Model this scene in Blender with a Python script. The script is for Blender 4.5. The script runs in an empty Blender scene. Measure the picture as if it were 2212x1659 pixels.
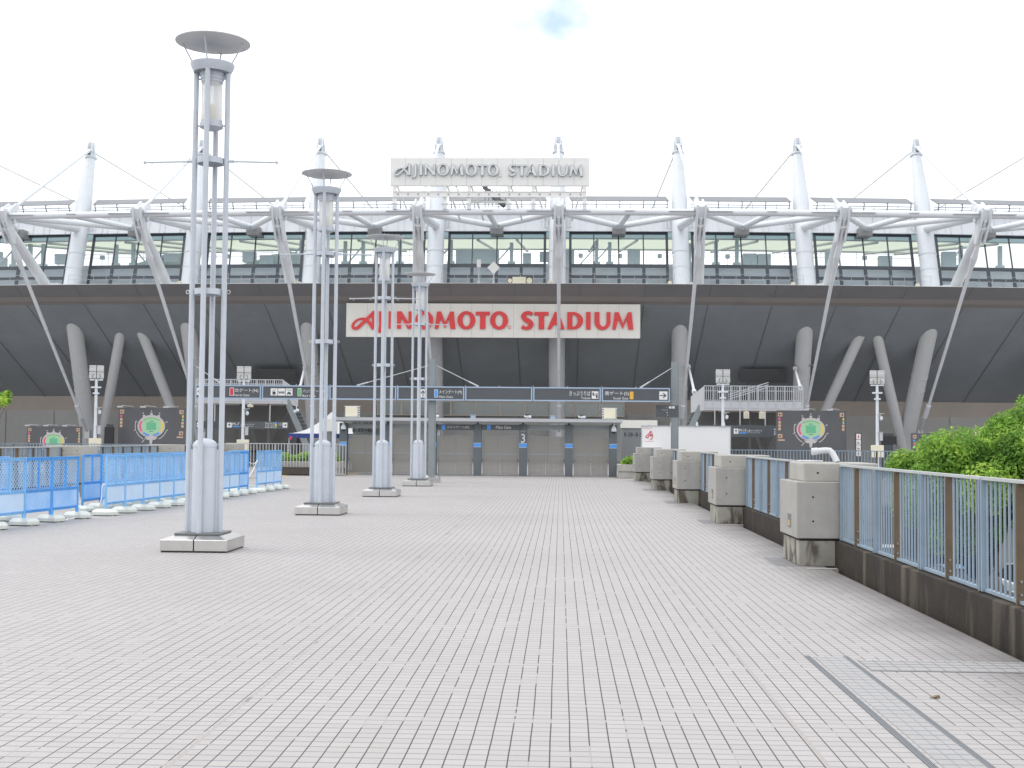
import bpy, bmesh, math, random
from mathutils import Vector as V, Matrix
random.seed(7)
S = bpy.context.scene
COL = S.collection
R = math.radians

# ------------------------------------------------------------------ camera
F, CX, CY, H = 2683.3, 1106.0, 829.5, 1.55          # survey of the photograph on a 2212 x 1659 grid
VPX, VPY, ROLL = 1210.6, 949.6, R(0.5)
a0, b0 = VPX - CX, VPY - CY
a1 = a0 * math.cos(ROLL) + b0 * math.sin(ROLL)
b1 = -a0 * math.sin(ROLL) + b0 * math.cos(ROLL)
TH = math.atan2(b1, F)
PS = math.atan(a1 * math.cos(TH) / F)
fw = V((-math.sin(PS) * math.cos(TH), math.cos(PS) * math.cos(TH), math.sin(TH)))
rt0 = V((math.cos(PS), math.sin(PS), 0))
up0 = V((math.sin(PS) * math.sin(TH), -math.cos(PS) * math.sin(TH), math.cos(TH)))
rt = math.cos(ROLL) * rt0 + math.sin(ROLL) * up0
up = -math.sin(ROLL) * rt0 + math.cos(ROLL) * up0
cam = bpy.data.cameras.new('camera')
cam.sensor_width = 36
cam.lens = F / 2212 * 36
cam.clip_end = 4000
camo = bpy.data.objects.new('camera', cam)
camo.matrix_world = Matrix(((rt.x, up.x, -fw.x, 0), (rt.y, up.y, -fw.y, 0), (rt.z, up.z, -fw.z, H), (0, 0, 0, 1)))
COL.objects.link(camo)
S.camera = camo
EYE = V((0, 0, H))


def ray(x, y):
    return fw * F + rt * (x - CX) - up * (y - CY)


def at(x, y, Y):
    d = ray(x, y)
    return EYE + d * (Y / d.y)


def gr(x, y, z=0.0):
    d = ray(x, y)
    return EYE + d * ((z - H) / d.z)


RC = 680.0


def atc(x, y, Y0):
    Y = Y0
    for _ in range(8):
        p = at(x, y, Y)
        Y = Y0 + p.x * p.x / RC
    return at(x, y, Y)


def cp(X, Y0, z):
    return V((X, Y0 + X * X / RC, z))


def zof(y, Y0):
    return at(1211, y, Y0).z


# ------------------------------------------------------------------ materials
MATS = {}


def nd(t, typ, **kw):
    n = t.nodes.new(typ)
    for k, v in kw.items():
        setattr(n, k, v)
    return n


def mat(name, c, rough=0.6, metal=0.0, var=0.0, vscale=3.0, c2=None, streak=0.0, bump=0.0, bscale=40.0, spec=0.5, streak_c=(0.05, 0.045, 0.04), fine=0.0, sr=(0.47, 0.64), ss=(7, 7, 0.5)):
    m = bpy.data.materials.new(name)
    m.use_nodes = True
    t = m.node_tree
    b = t.nodes['Principled BSDF']
    b.inputs['Roughness'].default_value = rough
    b.inputs['Metallic'].default_value = metal
    b.inputs['Specular IOR Level'].default_value = spec
    c = tuple(c) + (1,)
    b.inputs['Base Color'].default_value = c
    L = t.links.new
    out = None
    geo = nd(t, 'ShaderNodeNewGeometry')
    if var or c2:
        n = nd(t, 'ShaderNodeTexNoise')
        n.inputs['Scale'].default_value = vscale
        n.inputs['Detail'].default_value = 6
        n.inputs['Roughness'].default_value = 0.65
        L(geo.outputs['Position'], n.inputs['Vector'])
        mr = nd(t, 'ShaderNodeMapRange')
        mr.inputs[1].default_value = 0.3
        mr.inputs[2].default_value = 0.7
        L(n.outputs['Fac'], mr.inputs[0])
        mx = nd(t, 'ShaderNodeMix', data_type='RGBA')
        d = c2 if c2 else tuple(max(0, v * (1 - var)) for v in c[:3])
        u = c[:3] if c2 else tuple(min(1, v * (1 + var)) for v in c[:3])
        mx.inputs[6].default_value = tuple(u) + (1,)
        mx.inputs[7].default_value = tuple(d[:3]) + (1,)
        L(mr.outputs[0], mx.inputs[0])
        out = mx.outputs[2]
    if fine:
        n = nd(t, 'ShaderNodeTexNoise')
        n.inputs['Scale'].default_value = 160
        n.inputs['Detail'].default_value = 3
        L(geo.outputs['Position'], n.inputs['Vector'])
        mr = nd(t, 'ShaderNodeMapRange')
        mr.inputs[1].default_value = 0.3
        mr.inputs[2].default_value = 0.7
        mr.inputs[3].default_value = 1 - fine
        mr.inputs[4].default_value = 1 + fine
        L(n.outputs['Fac'], mr.inputs[0])
        vm = nd(t, 'ShaderNodeVectorMath', operation='SCALE')
        if out:
            L(out, vm.inputs[0])
        else:
            vm.inputs[0].default_value = c[:3]
        L(mr.outputs[0], vm.inputs[3])
        out = vm.outputs[0]
    if streak:
        mp = nd(t, 'ShaderNodeMapping')
        mp.inputs['Scale'].default_value = ss
        L(geo.outputs['Position'], mp.inputs['Vector'])
        n = nd(t, 'ShaderNodeTexNoise')
        n.inputs['Scale'].default_value = 1.0
        n.inputs['Detail'].default_value = 5
        n.inputs['Distortion'].default_value = 0.5
        L(mp.outputs[0], n.inputs['Vector'])
        mr = nd(t, 'ShaderNodeMapRange')
        mr.inputs[1].default_value = sr[0]
        mr.inputs[2].default_value = sr[1]
        mr.inputs[3].default_value = 0
        mr.inputs[4].default_value = streak
        L(n.outputs['Fac'], mr.inputs[0])
        mx = nd(t, 'ShaderNodeMix', data_type='RGBA')
        if out:
            L(out, mx.inputs[6])
        else:
            mx.inputs[6].default_value = c
        mx.inputs[7].default_value = tuple(streak_c) + (1,)
        L(mr.outputs[0], mx.inputs[0])
        out = mx.outputs[2]
    if out:
        L(out, b.inputs['Base Color'])
    if bump:
        n = nd(t, 'ShaderNodeTexNoise')
        n.inputs['Scale'].default_value = bscale
        n.inputs['Detail'].default_value = 5
        L(geo.outputs['Position'], n.inputs['Vector'])
        bp = nd(t, 'ShaderNodeBump')
        bp.inputs['Strength'].default_value = bump
        bp.inputs['Distance'].default_value = 0.01
        L(n.outputs['Fac'], bp.inputs['Height'])
        L(bp.outputs[0], b.inputs['Normal'])
    MATS[name] = m
    return m


M_galv = mat('galvanised_paint', (0.53, 0.575, 0.635), 0.42, 0.0, var=0.05, vscale=5, streak=0.16, streak_c=(0.38, 0.41, 0.45))
M_steel = mat('brushed_steel', (0.58, 0.575, 0.56), 0.28, 1.0, var=0.05, vscale=8)
M_steel_dark = mat('steel_plate', (0.20, 0.21, 0.22), 0.4, 0.6, var=0.1)
M_disc = mat('disc_paint', (0.66, 0.665, 0.68), 0.5, 0.0, var=0.05)
M_white = mat('white_paint', (0.66, 0.70, 0.745), 0.42, var=0.03, vscale=1.3, streak=0.07, streak_c=(0.48, 0.50, 0.53))
M_white2 = mat('white_steel_weathered', (0.70, 0.73, 0.765), 0.45, var=0.04, vscale=0.8, streak=0.14, streak_c=(0.55, 0.55, 0.54))
M_upfascia = mat('white_cladding', (0.66, 0.69, 0.73), 0.4, var=0.04, vscale=0.7, streak=0.12, streak_c=(0.42, 0.44, 0.47))
M_soffit = mat('dark_soffit_panel', (0.272, 0.295, 0.318), 0.55, var=0.08, vscale=0.35, streak=0.12, streak_c=(.20,.215,.23), ss=(1.2,1.2,.2))
M_fascia = mat('dark_fascia_panel', (0.215, 0.215, 0.222), 0.5, var=0.08, vscale=0.35, streak=0.12, streak_c=(.17,.17,.175), ss=(1.5,1.5,.2))
M_recess = mat('brown_recess', (0.215, 0.197, 0.187), 0.6, var=0.06, vscale=0.5)
M_seam = mat('seam', (0.178, 0.187, 0.198), 0.7)
M_brown = mat('brown_cladding', (0.37, 0.325, 0.285), 0.6, var=0.06, vscale=0.5, streak=0.12, streak_c=(0.26, 0.22, 0.19))
M_conc = mat('concrete', (0.365, 0.358, 0.34), 0.8, var=0.09, vscale=2.6, streak=0.2, streak_c=(0.26, 0.245, 0.225), bump=0.35, bscale=60, fine=0.08)
M_conc_top = mat('concrete_cap', (0.40, 0.39, 0.36), 0.8, var=0.10, vscale=3.0, streak=0.10, streak_c=(0.24, 0.22, 0.20), bump=0.3, bscale=60, fine=0.08)
M_plinth = mat('stained_plinth', (0.38, 0.38, 0.335), 0.85, c2=(0.27, 0.26, 0.22), vscale=2.2, streak=0.9, streak_c=(0.085, 0.066, 0.05), bump=0.4, fine=0.08, sr=(.50, .60), ss=(4.5, 4.5, 1.6))
M_parapet = mat('mossy_parapet', (0.042, 0.033, 0.027), 0.9, c2=(0.016, 0.013, 0.011), vscale=2.2, streak=0.75, streak_c=(0.15, 0.132, 0.10), bump=0.4, fine=0.10, sr=(.55, .70), ss=(2.2, 2.2, .35))
M_wallc = mat('wall_concrete', (0.37, 0.37, 0.36), 0.75, var=0.06, vscale=0.6, streak=0.12, streak_c=(0.27, 0.27, 0.265))
M_column = mat('column_paint', (0.58, 0.59, 0.60), 0.55, var=0.04, vscale=0.7, streak=0.10, streak_c=(0.45, 0.45, 0.44))
M_bluefence = mat('pale_blue_steel', (0.255, 0.338, 0.425), 0.45, 0.0, var=0.10, vscale=4, streak=0.22, streak_c=(0.24, 0.25, 0.24))
M_brownpost = mat('brown_post', (0.150, 0.108, 0.068), 0.6, var=0.15, vscale=6)
M_dark = mat('dark_sign', (0.082, 0.092, 0.104), 0.35, var=0.05)
M_mapdark = mat('map_board_face', (0.095, 0.098, 0.108), 0.4, var=0.06, vscale=1)
M_frameblue = mat('pale_blue_frame', (0.36, 0.46, 0.60), 0.4, 0.2)
M_greypole = mat('grey_pole', (0.25, 0.285, 0.30), 0.5, 0.1, var=0.08, vscale=1.5)
M_gatepillar = mat('gate_pillar', (0.128, 0.150, 0.165), 0.5, var=0.05, vscale=2)
M_gateframe = mat('gate_frame', (0.30, 0.32, 0.335), 0.45, 0.2)
M_bandblue = mat('blue_band', (0.09, 0.33, 0.82), 0.5)
M_red = mat('red_letter', (0.70, 0.045, 0.05), 0.45, var=0.06, vscale=1.5)
M_board = mat('cream_board', (0.74, 0.735, 0.69), 0.5, var=0.025, vscale=0.8, streak=0.05, streak_c=(0.58, 0.58, 0.55))
M_boardgrey = mat('pale_grey_board', (0.80, 0.80, 0.785), 0.5, var=0.02, vscale=0.8, streak=0.04, streak_c=(0.66, 0.66, 0.65))
M_letter = mat('grey_letter_face', (0.70, 0.715, 0.715), 0.4)
M_letteredge = mat('grey_letter_edge', (0.38, 0.41, 0.44), 0.5)
M_signwhite = mat('sign_white', (0.78, 0.78, 0.78), 0.5)
M_signred = mat('sign_red', (0.60, 0.05, 0.09), 0.5)
M_signgreen = mat('sign_green', (0.12, 0.45, 0.17), 0.5)
M_signyellow = mat('sign_orange', (0.80, 0.44, 0.06), 0.5)
M_black = mat('black_plastic', (0.016, 0.016, 0.019), 0.4)
M_cream = mat('cream_box', (0.74, 0.70, 0.55), 0.5, var=0.05)
M_iconpeach = mat('icon_peach', (0.58, 0.40, 0.28), 0.5)
M_mapgrey = mat('map_grey', (0.52, 0.50, 0.50), 0.5)
M_mapgreen1 = mat('map_light_green', (0.34, 0.60, 0.38), 0.5)
M_mapgreen2 = mat('map_mid_green', (0.22, 0.50, 0.23), 0.5)
M_mapgreen3 = mat('map_pitch_green', (0.14, 0.46, 0.26), 0.5)
M_mappink = mat('map_pink', (0.72, 0.11, 0.26), 0.5)
M_mapyel = mat('map_yellow', (0.75, 0.55, 0.12), 0.5)
M_mapblue = mat('map_blue', (0.11, 0.30, 0.72), 0.5)
M_barrier = mat('blue_plastic', (0.09, 0.35, 0.78), 0.4, var=0.14, vscale=3)
M_barrierpale = mat('pale_blue_plastic', (0.22, 0.49, 0.82), 0.45, var=0.14, vscale=1.2)
M_boardwhite = mat('pale_blue_board', (0.52, 0.68, 0.88), 0.5, var=0.06)
M_boardblue = mat('mid_blue_board', (0.22, 0.46, 0.86), 0.5, c2=(.40,.62,.92), vscale=2.2)
M_mesh = mat('faded_mesh_plastic', (0.32, 0.54, 0.82), 0.5, var=0.12)
M_base = mat('pale_plastic_block', (0.66, 0.70, 0.66), 0.6, var=0.05, vscale=5)
M_rope = mat('white_rope', (0.8, 0.8, 0.8), 0.8)
M_bark = mat('bark', (0.10, 0.075, 0.055), 0.9, var=0.2, vscale=8, bump=0.5)
M_asphalt = mat('asphalt', (0.07, 0.07, 0.07), 0.9, var=0.15, vscale=0.4, fine=0.1)
M_stair = mat('dark_stair_steel', (0.14, 0.14, 0.14), 0.6, var=0.1)
M_stairedge = mat('stair_edge', (0.26, 0.25, 0.23), 0.7)
M_galvw = mat('pale_grey_steel', (0.48, 0.495, 0.52), 0.45, 0.0, var=0.05, vscale=1)
M_tentblue = mat('navy_fabric', (0.035, 0.06, 0.22), 0.8)
M_tentwhite = mat('white_fabric', (0.50, 0.515, 0.535), 0.8)
M_planter = mat('planter_concrete', (0.45, 0.44, 0.41), 0.8, var=0.1, vscale=3, streak=0.2, streak_c=(0.25, 0.23, 0.2))
M_bench = mat('dark_timber', (0.07, 0.06, 0.055), 0.7, var=0.2)
M_glassdark = mat('strip_glass', (0.30, 0.335, 0.33), 0.15, var=0.12, vscale=0.4, spec=0.8)
M_winframe = mat('dark_window_frame', (0.048, 0.060, 0.075), 0.4)
M_inner = mat('inner_wall', (0.76, 0.80, 0.85), 0.6, var=0.05, vscale=0.7)
M_beam = mat('inner_beam', (0.70, 0.82, 0.86), 0.5)
M_tan = mat('tan_strip', (0.60, 0.54, 0.46), 0.6)
M_yellow = mat('yellow_tactile', (0.75, 0.50, 0.10), 0.7)
M_lid = mat('pale_lid_tile', (0.350, 0.348, 0.352), 0.6, var=0.05, vscale=3, fine=0.05)
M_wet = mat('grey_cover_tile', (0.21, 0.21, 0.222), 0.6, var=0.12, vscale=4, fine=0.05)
M_gutter = mat('dark_gap', (0.035, 0.032, 0.028), 0.9)  # near-black fill for the gutter floor, pier gaps and holes
M_pipe = mat('white_pipe', (0.56, 0.58, 0.60), 0.4, var=0.05, vscale=5, streak=0.35, streak_c=(0.36, 0.28, 0.2))
M_leafdry = mat('dry_leaf', (0.22, 0.17, 0.11), 0.8)
M_amber = mat('amber_lens', (0.65, 0.42, 0.10), 0.3)
M_rust = mat('rusty_bracket', (0.22, 0.17, 0.13), 0.7)
M_lampinner = mat('lantern_lamp', (0.70, 0.62, 0.45), 0.5)
M_toprail = mat('pale_top_rail', (0.44, 0.47, 0.47), 0.5, var=0.08, vscale=4, streak=.2, streak_c=(.30,.29,.26))
M_silh = mat('grey_equipment', (0.62, 0.70, 0.72), 0.6)
M_floor = mat('balcony_floor', (0.55, 0.56, 0.56), 0.8)  # hidden floor, made pale to bounce light onto the inner wall
M_billboard = mat('white_billboard', (0.88, 0.885, 0.89), 0.5)
M_slot = mat('slot_metal', (0.25, 0.265, 0.285), 0.5, 0.0)
M_slotgap = mat('slot_gap', (0.09, 0.105, 0.125), 0.7)
M_cable = mat('white_cable', (0.88, 0.90, 0.92), 0.4)
M_strut = mat('strut_paint', (0.78, 0.81, 0.84), 0.45, var=0.03, vscale=0.8, streak=0.10, streak_c=(0.66, 0.64, 0.60))
M_hatch = mat('hatch_shade', (0.165, 0.172, 0.178), 0.7, var=0.1)
M_visor = mat('visor_sheet', (0.20, 0.215, 0.235), 0.5, var=0.04)
M_tyre = mat('tyre', (0.02, 0.02, 0.02), 0.8)


def glassmat(name, tint, gloss, rough=0.02):
    m = bpy.data.materials.new(name)
    m.use_nodes = True
    t = m.node_tree
    t.nodes.clear()
    o = nd(t, 'ShaderNodeOutputMaterial')
    a = nd(t, 'ShaderNodeBsdfTransparent')
    a.inputs[0].default_value = tuple(tint) + (1,)
    g = nd(t, 'ShaderNodeBsdfGlossy')
    g.inputs['Roughness'].default_value = rough
    g.inputs['Color'].default_value = (0.9, 0.95, 1, 1)
    mx = nd(t, 'ShaderNodeMixShader')
    lw = nd(t, 'ShaderNodeLayerWeight')
    lw.inputs[0].default_value = gloss
    t.links.new(lw.outputs['Fresnel'], mx.inputs[0])
    t.links.new(a.outputs[0], mx.inputs[1])
    t.links.new(g.outputs[0], mx.inputs[2])
    t.links.new(mx.outputs[0], o.inputs[0])
    return m


M_glass = glassmat('tinted_window_glass', (0.90, 0.94, 0.95), 0.22)


def frosted():
    m = bpy.data.materials.new('frosted_lantern_glass')
    m.use_nodes = True
    t = m.node_tree
    t.nodes.clear()
    o = nd(t, 'ShaderNodeOutputMaterial')
    d = nd(t, 'ShaderNodeBsdfDiffuse')
    d.inputs[0].default_value = (0.92, 0.93, 0.93, 1)
    tr = nd(t, 'ShaderNodeBsdfTranslucent')
    tr.inputs[0].default_value = (0.97, 0.98, 0.97, 1)
    tp = nd(t, 'ShaderNodeBsdfTransparent')
    g = nd(t, 'ShaderNodeBsdfGlossy')
    g.inputs['Roughness'].default_value = 0.15
    m1 = nd(t, 'ShaderNodeMixShader')
    m1.inputs[0].default_value = 0.62
    m2 = nd(t, 'ShaderNodeMixShader')
    m2.inputs[0].default_value = 0.34
    m3 = nd(t, 'ShaderNodeMixShader')
    m3.inputs[0].default_value = 0.08
    L = t.links.new
    L(d.outputs[0], m1.inputs[1]); L(tr.outputs[0], m1.inputs[2])
    L(m1.outputs[0], m2.inputs[1]); L(tp.outputs[0], m2.inputs[2])
    L(m2.outputs[0], m3.inputs[1]); L(g.outputs[0], m3.inputs[2])
    L(m3.outputs[0], o.inputs[0])
    return m


M_frost = frosted()


def membrane(name, c1, c2):
    m = bpy.data.materials.new(name)
    m.use_nodes = True
    t = m.node_tree
    t.nodes.clear()
    o = nd(t, 'ShaderNodeOutputMaterial')
    d = nd(t, 'ShaderNodeBsdfDiffuse')
    d.inputs[0].default_value = c1 + (1,)
    tr = nd(t, 'ShaderNodeBsdfTranslucent')
    tr.inputs[0].default_value = c2 + (1,)
    m1 = nd(t, 'ShaderNodeMixShader')
    m1.inputs[0].default_value = 0.6
    L = t.links.new
    L(d.outputs[0], m1.inputs[1]); L(tr.outputs[0], m1.inputs[2])
    L(m1.outputs[0], o.inputs[0])
    return m


M_membrane = membrane('roof_membrane', (0.75, 0.78, 0.70), (0.70, 0.75, 0.62))
M_sheet = membrane('blue_sheet', (0.62, 0.76, 0.80), (0.60, 0.78, 0.82))


def leafmat(name, c1, c2, c3):
    m = bpy.data.materials.new(name)
    m.use_nodes = True
    t = m.node_tree
    t.nodes.clear()
    L = t.links.new
    o = nd(t, 'ShaderNodeOutputMaterial')
    geo = nd(t, 'ShaderNodeNewGeometry')
    n = nd(t, 'ShaderNodeTexNoise')
    n.inputs['Scale'].default_value = 1.6
    n.inputs['Detail'].default_value = 4
    L(geo.outputs['Position'], n.inputs['Vector'])
    cr = nd(t, 'ShaderNodeValToRGB')
    cr.color_ramp.elements[0].position = 0.36
    cr.color_ramp.elements[0].color = tuple(c1) + (1,)
    cr.color_ramp.elements[1].position = 0.66
    cr.color_ramp.elements[1].color = tuple(c3) + (1,)
    e = cr.color_ramp.elements.new(0.5)
    e.color = tuple(c2) + (1,)
    L(n.outputs['Fac'], cr.inputs[0])
    rnd = nd(t, 'ShaderNodeMapRange')
    rnd.inputs[3].default_value = 0.65
    rnd.inputs[4].default_value = 1.35
    L(geo.outputs['Random Per Island'], rnd.inputs[0])
    vm = nd(t, 'ShaderNodeVectorMath', operation='SCALE')
    L(cr.outputs[0], vm.inputs[0])
    L(rnd.outputs[0], vm.inputs[3])
    d = nd(t, 'ShaderNodeBsdfDiffuse')
    tr = nd(t, 'ShaderNodeBsdfTranslucent')
    L(vm.outputs[0], d.inputs[0]); L(vm.outputs[0], tr.inputs[0])
    mx = nd(t, 'ShaderNodeMixShader')
    mx.inputs[0].default_value = 0.5
    L(d.outputs[0], mx.inputs[1]); L(tr.outputs[0], mx.inputs[2])
    L(mx.outputs[0], o.inputs[0])
    return m


M_leaf = leafmat('bright_leaf', (0.17, 0.32, 0.075), (0.30, 0.50, 0.11), (0.55, 0.72, 0.15))
M_leafdk = leafmat('dark_leaf', (0.06, 0.125, 0.045), (0.09, 0.18, 0.06), (0.15, 0.26, 0.08))


# perforated gate sheet: a grid of real holes
def perforated():
    m = bpy.data.materials.new('perforated_sheet')
    m.use_nodes = True
    t = m.node_tree
    L = t.links.new
    b = t.nodes['Principled BSDF']
    b.inputs['Roughness'].default_value = 0.5
    b.inputs['Metallic'].default_value = 0.2
    o = t.nodes['Material Output']
    geo = nd(t, 'ShaderNodeNewGeometry')
    n = nd(t, 'ShaderNodeTexNoise')
    n.inputs['Scale'].default_value = 1.3
    n.inputs['Detail'].default_value = 4
    L(geo.outputs['Position'], n.inputs['Vector'])
    mx = nd(t, 'ShaderNodeMix', data_type='RGBA')
    mx.inputs[6].default_value = (0.315, 0.30, 0.275, 1)
    mx.inputs[7].default_value = (0.26, 0.255, 0.24, 1)
    L(n.outputs['Fac'], mx.inputs[0])
    L(mx.outputs[2], b.inputs['Base Color'])
    sx = nd(t, 'ShaderNodeSeparateXYZ')
    L(geo.outputs['Position'], sx.inputs[0])
    vals = []
    for ax in ('X', 'Z'):
        q = nd(t, 'ShaderNodeMath', operation='DIVIDE')
        q.inputs[1].default_value = 0.052
        L(sx.outputs[ax], q.inputs[0])
        f = nd(t, 'ShaderNodeMath', operation='FRACT')
        L(q.outputs[0], f.inputs[0])
        s = nd(t, 'ShaderNodeMath', operation='SUBTRACT')
        s.inputs[1].default_value = 0.5
        L(f.outputs[0], s.inputs[0])
        p = nd(t, 'ShaderNodeMath', operation='POWER')
        p.inputs[1].default_value = 2
        L(s.outputs[0], p.inputs[0])
        vals.append(p)
    ad = nd(t, 'ShaderNodeMath', operation='ADD')
    L(vals[0].outputs[0], ad.inputs[0]); L(vals[1].outputs[0], ad.inputs[1])
    lt = nd(t, 'ShaderNodeMath', operation='LESS_THAN')
    lt.inputs[1].default_value = 0.045
    L(ad.outputs[0], lt.inputs[0])
    tp = nd(t, 'ShaderNodeBsdfTransparent')
    ms = nd(t, 'ShaderNodeMixShader')
    L(lt.outputs[0], ms.inputs[0])
    L(b.outputs[0], ms.inputs[1]); L(tp.outputs[0], ms.inputs[2])
    L(ms.outputs[0], o.inputs[0])
    return m


M_perf = perforated()


# plaza tiles, 101 mm module along the deck axis
def tiles():
    m = bpy.data.materials.new('plaza_tiles')
    m.use_nodes = True
    t = m.node_tree
    L = t.links.new
    b = t.nodes['Principled BSDF']
    b.inputs['Roughness'].default_value = 0.55
    b.inputs['Specular IOR Level'].default_value = 0.35
    geo = nd(t, 'ShaderNodeNewGeometry')
    sx = nd(t, 'ShaderNodeSeparateXYZ')
    L(geo.outputs['Position'], sx.inputs[0])

    def math_(op, a, bb=None, clamp=False):
        n = nd(t, 'ShaderNodeMath', operation=op, use_clamp=clamp)
        for i, v in enumerate((a, bb)):
            if v is None:
                continue
            if isinstance(v, (int, float)):
                n.inputs[i].default_value = v
            else:
                L(v, n.inputs[i])
        return n.outputs[0]
    P = 0.101
    # slight wander of the joints
    wn = nd(t, 'ShaderNodeTexNoise')
    wn.inputs['Scale'].default_value = 1.2
    wn.inputs['Detail'].default_value = 2
    L(geo.outputs['Position'], wn.inputs['Vector'])
    wob = math_('MULTIPLY', math_('SUBTRACT', wn.outputs['Fac'], 0.5), 0.008)
    X = math_('ADD', math_('ADD', sx.outputs['X'], 0.045), wob)
    Y = sx.outputs['Y']
    u = math_('DIVIDE', X, P)
    v = math_('DIVIDE', Y, P)
    fu, fv = math_('FRACT', u), math_('FRACT', v)
    iu, iv = math_('FLOOR', u), math_('FLOOR', v)
    ju = math_('LESS_THAN', fu, 0.070)
    jv = math_('LESS_THAN', fv, 0.088)
    cx = nd(t, 'ShaderNodeCombineXYZ')
    L(iu, cx.inputs[0]); L(iv, cx.inputs[1])
    wt = nd(t, 'ShaderNodeTexWhiteNoise', noise_dimensions='2D')
    L(cx.outputs[0], wt.inputs['Vector'])
    # filled lengths of the long joints
    c2 = nd(t, 'ShaderNodeCombineXYZ')
    L(iu, c2.inputs[0]); L(math_('MULTIPLY', Y, 1.6), c2.inputs[1])
    sc = nd(t, 'ShaderNodeVectorMath', operation='MULTIPLY')
    sc.inputs[1].default_value = (0.37, 1.5, 1)
    L(c2.outputs[0], sc.inputs[0])
    fn = nd(t, 'ShaderNodeTexNoise', noise_dimensions='2D')
    fn.inputs['Scale'].default_value = 1.0
    fn.inputs['Detail'].default_value = 3
    L(sc.outputs[0], fn.inputs['Vector'])
    fill = math_('GREATER_THAN', fn.outputs['Fac'], 0.655)
    band = math_('LESS_THAN', math_('FRACT', math_('DIVIDE', Y, P * 17)), 1.0 / 17)
    fill = math_('MAXIMUM', fill, math_('MULTIPLY', band, math_('GREATER_THAN', fn.outputs['Fac'], 0.50)))
    # base tile colour
    big = nd(t, 'ShaderNodeTexNoise')
    big.inputs['Scale'].default_value = 0.35
    big.inputs['Detail'].default_value = 5
    L(geo.outputs['Position'], big.inputs['Vector'])
    fine = nd(t, 'ShaderNodeTexNoise')
    fine.inputs['Scale'].default_value = 220
    fine.inputs['Detail'].default_value = 2
    L(geo.outputs['Position'], fine.inputs['Vector'])
    val = math_('ADD', math_('MULTIPLY', wt.outputs['Value'], 0.07), 0.925)
    val = math_('ADD', val, math_('MULTIPLY', math_('SUBTRACT', big.outputs['Fac'], 0.5), 0.22))
    val = math_('ADD', val, math_('MULTIPLY', math_('SUBTRACT', fine.outputs['Fac'], 0.5), 0.10))
    base = nd(t, 'ShaderNodeMix', data_type='RGBA')
    base.inputs[6].default_value = (0.420, 0.399, 0.392, 1)
    base.inputs[7].default_value = (0.404, 0.394, 0.396, 1)
    L(big.outputs['Fac'], base.inputs[0])
    vm = nd(t, 'ShaderNodeVectorMath', operation='SCALE')
    L(base.outputs[2], vm.inputs[0]); L(val, vm.inputs[3])

    def over(col, fac, rgb):
        n = nd(t, 'ShaderNodeMix', data_type='RGBA')
        L(fac, n.inputs[0])
        L(col, n.inputs[6])
        n.inputs[7].default_value = tuple(rgb) + (1,)
        return n.outputs[2]
    c = over(vm.outputs[0], jv, (0.150, 0.154, 0.188))
    c = over(c, ju, (0.33, 0.312, 0.295))
    c = over(c, math_('MULTIPLY', ju, math_('SUBTRACT', 1.0, fill)), (0.062, 0.053, 0.045))
    # two long movement joints
    for xx in (-1.83, 1.29):
        e = math_('LESS_THAN', math_('ABSOLUTE', math_('SUBTRACT', math_('ADD', sx.outputs['X'], wob), xx)), 0.012)
        c = over(c, e, (0.345, 0.325, 0.315))
        dn = math_('MULTIPLY', e, math_('GREATER_THAN', wn.outputs['Fac'], 0.62))
        c = over(c, dn, (0.22, 0.205, 0.20))
    # paving darker towards the parapet
    eg = nd(t, 'ShaderNodeMapRange')
    eg.inputs[1].default_value = 2.55
    eg.inputs[2].default_value = 3.35
    L(math_('ADD', sx.outputs['X'], math_('MULTIPLY', math_('SUBTRACT', wn.outputs['Fac'], 0.5), 0.9)), eg.inputs[0])
    lim = math_('MULTIPLY', math_('MULTIPLY', eg.outputs[0], 0.85), math_('LESS_THAN', Y, 48))
    c = over(c, lim, (0.15, 0.142, 0.14))
    L(c, b.inputs['Base Color'])
    bp = nd(t, 'ShaderNodeBump')
    bp.inputs['Strength'].default_value = 0.5
    bp.inputs['Distance'].default_value = 0.004
    L(math_('SUBTRACT', 1.0, math_('MAXIMUM', ju, jv)), bp.inputs['Height'])
    L(bp.outputs[0], b.inputs['Normal'])
    return m


M_tiles = tiles()


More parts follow.
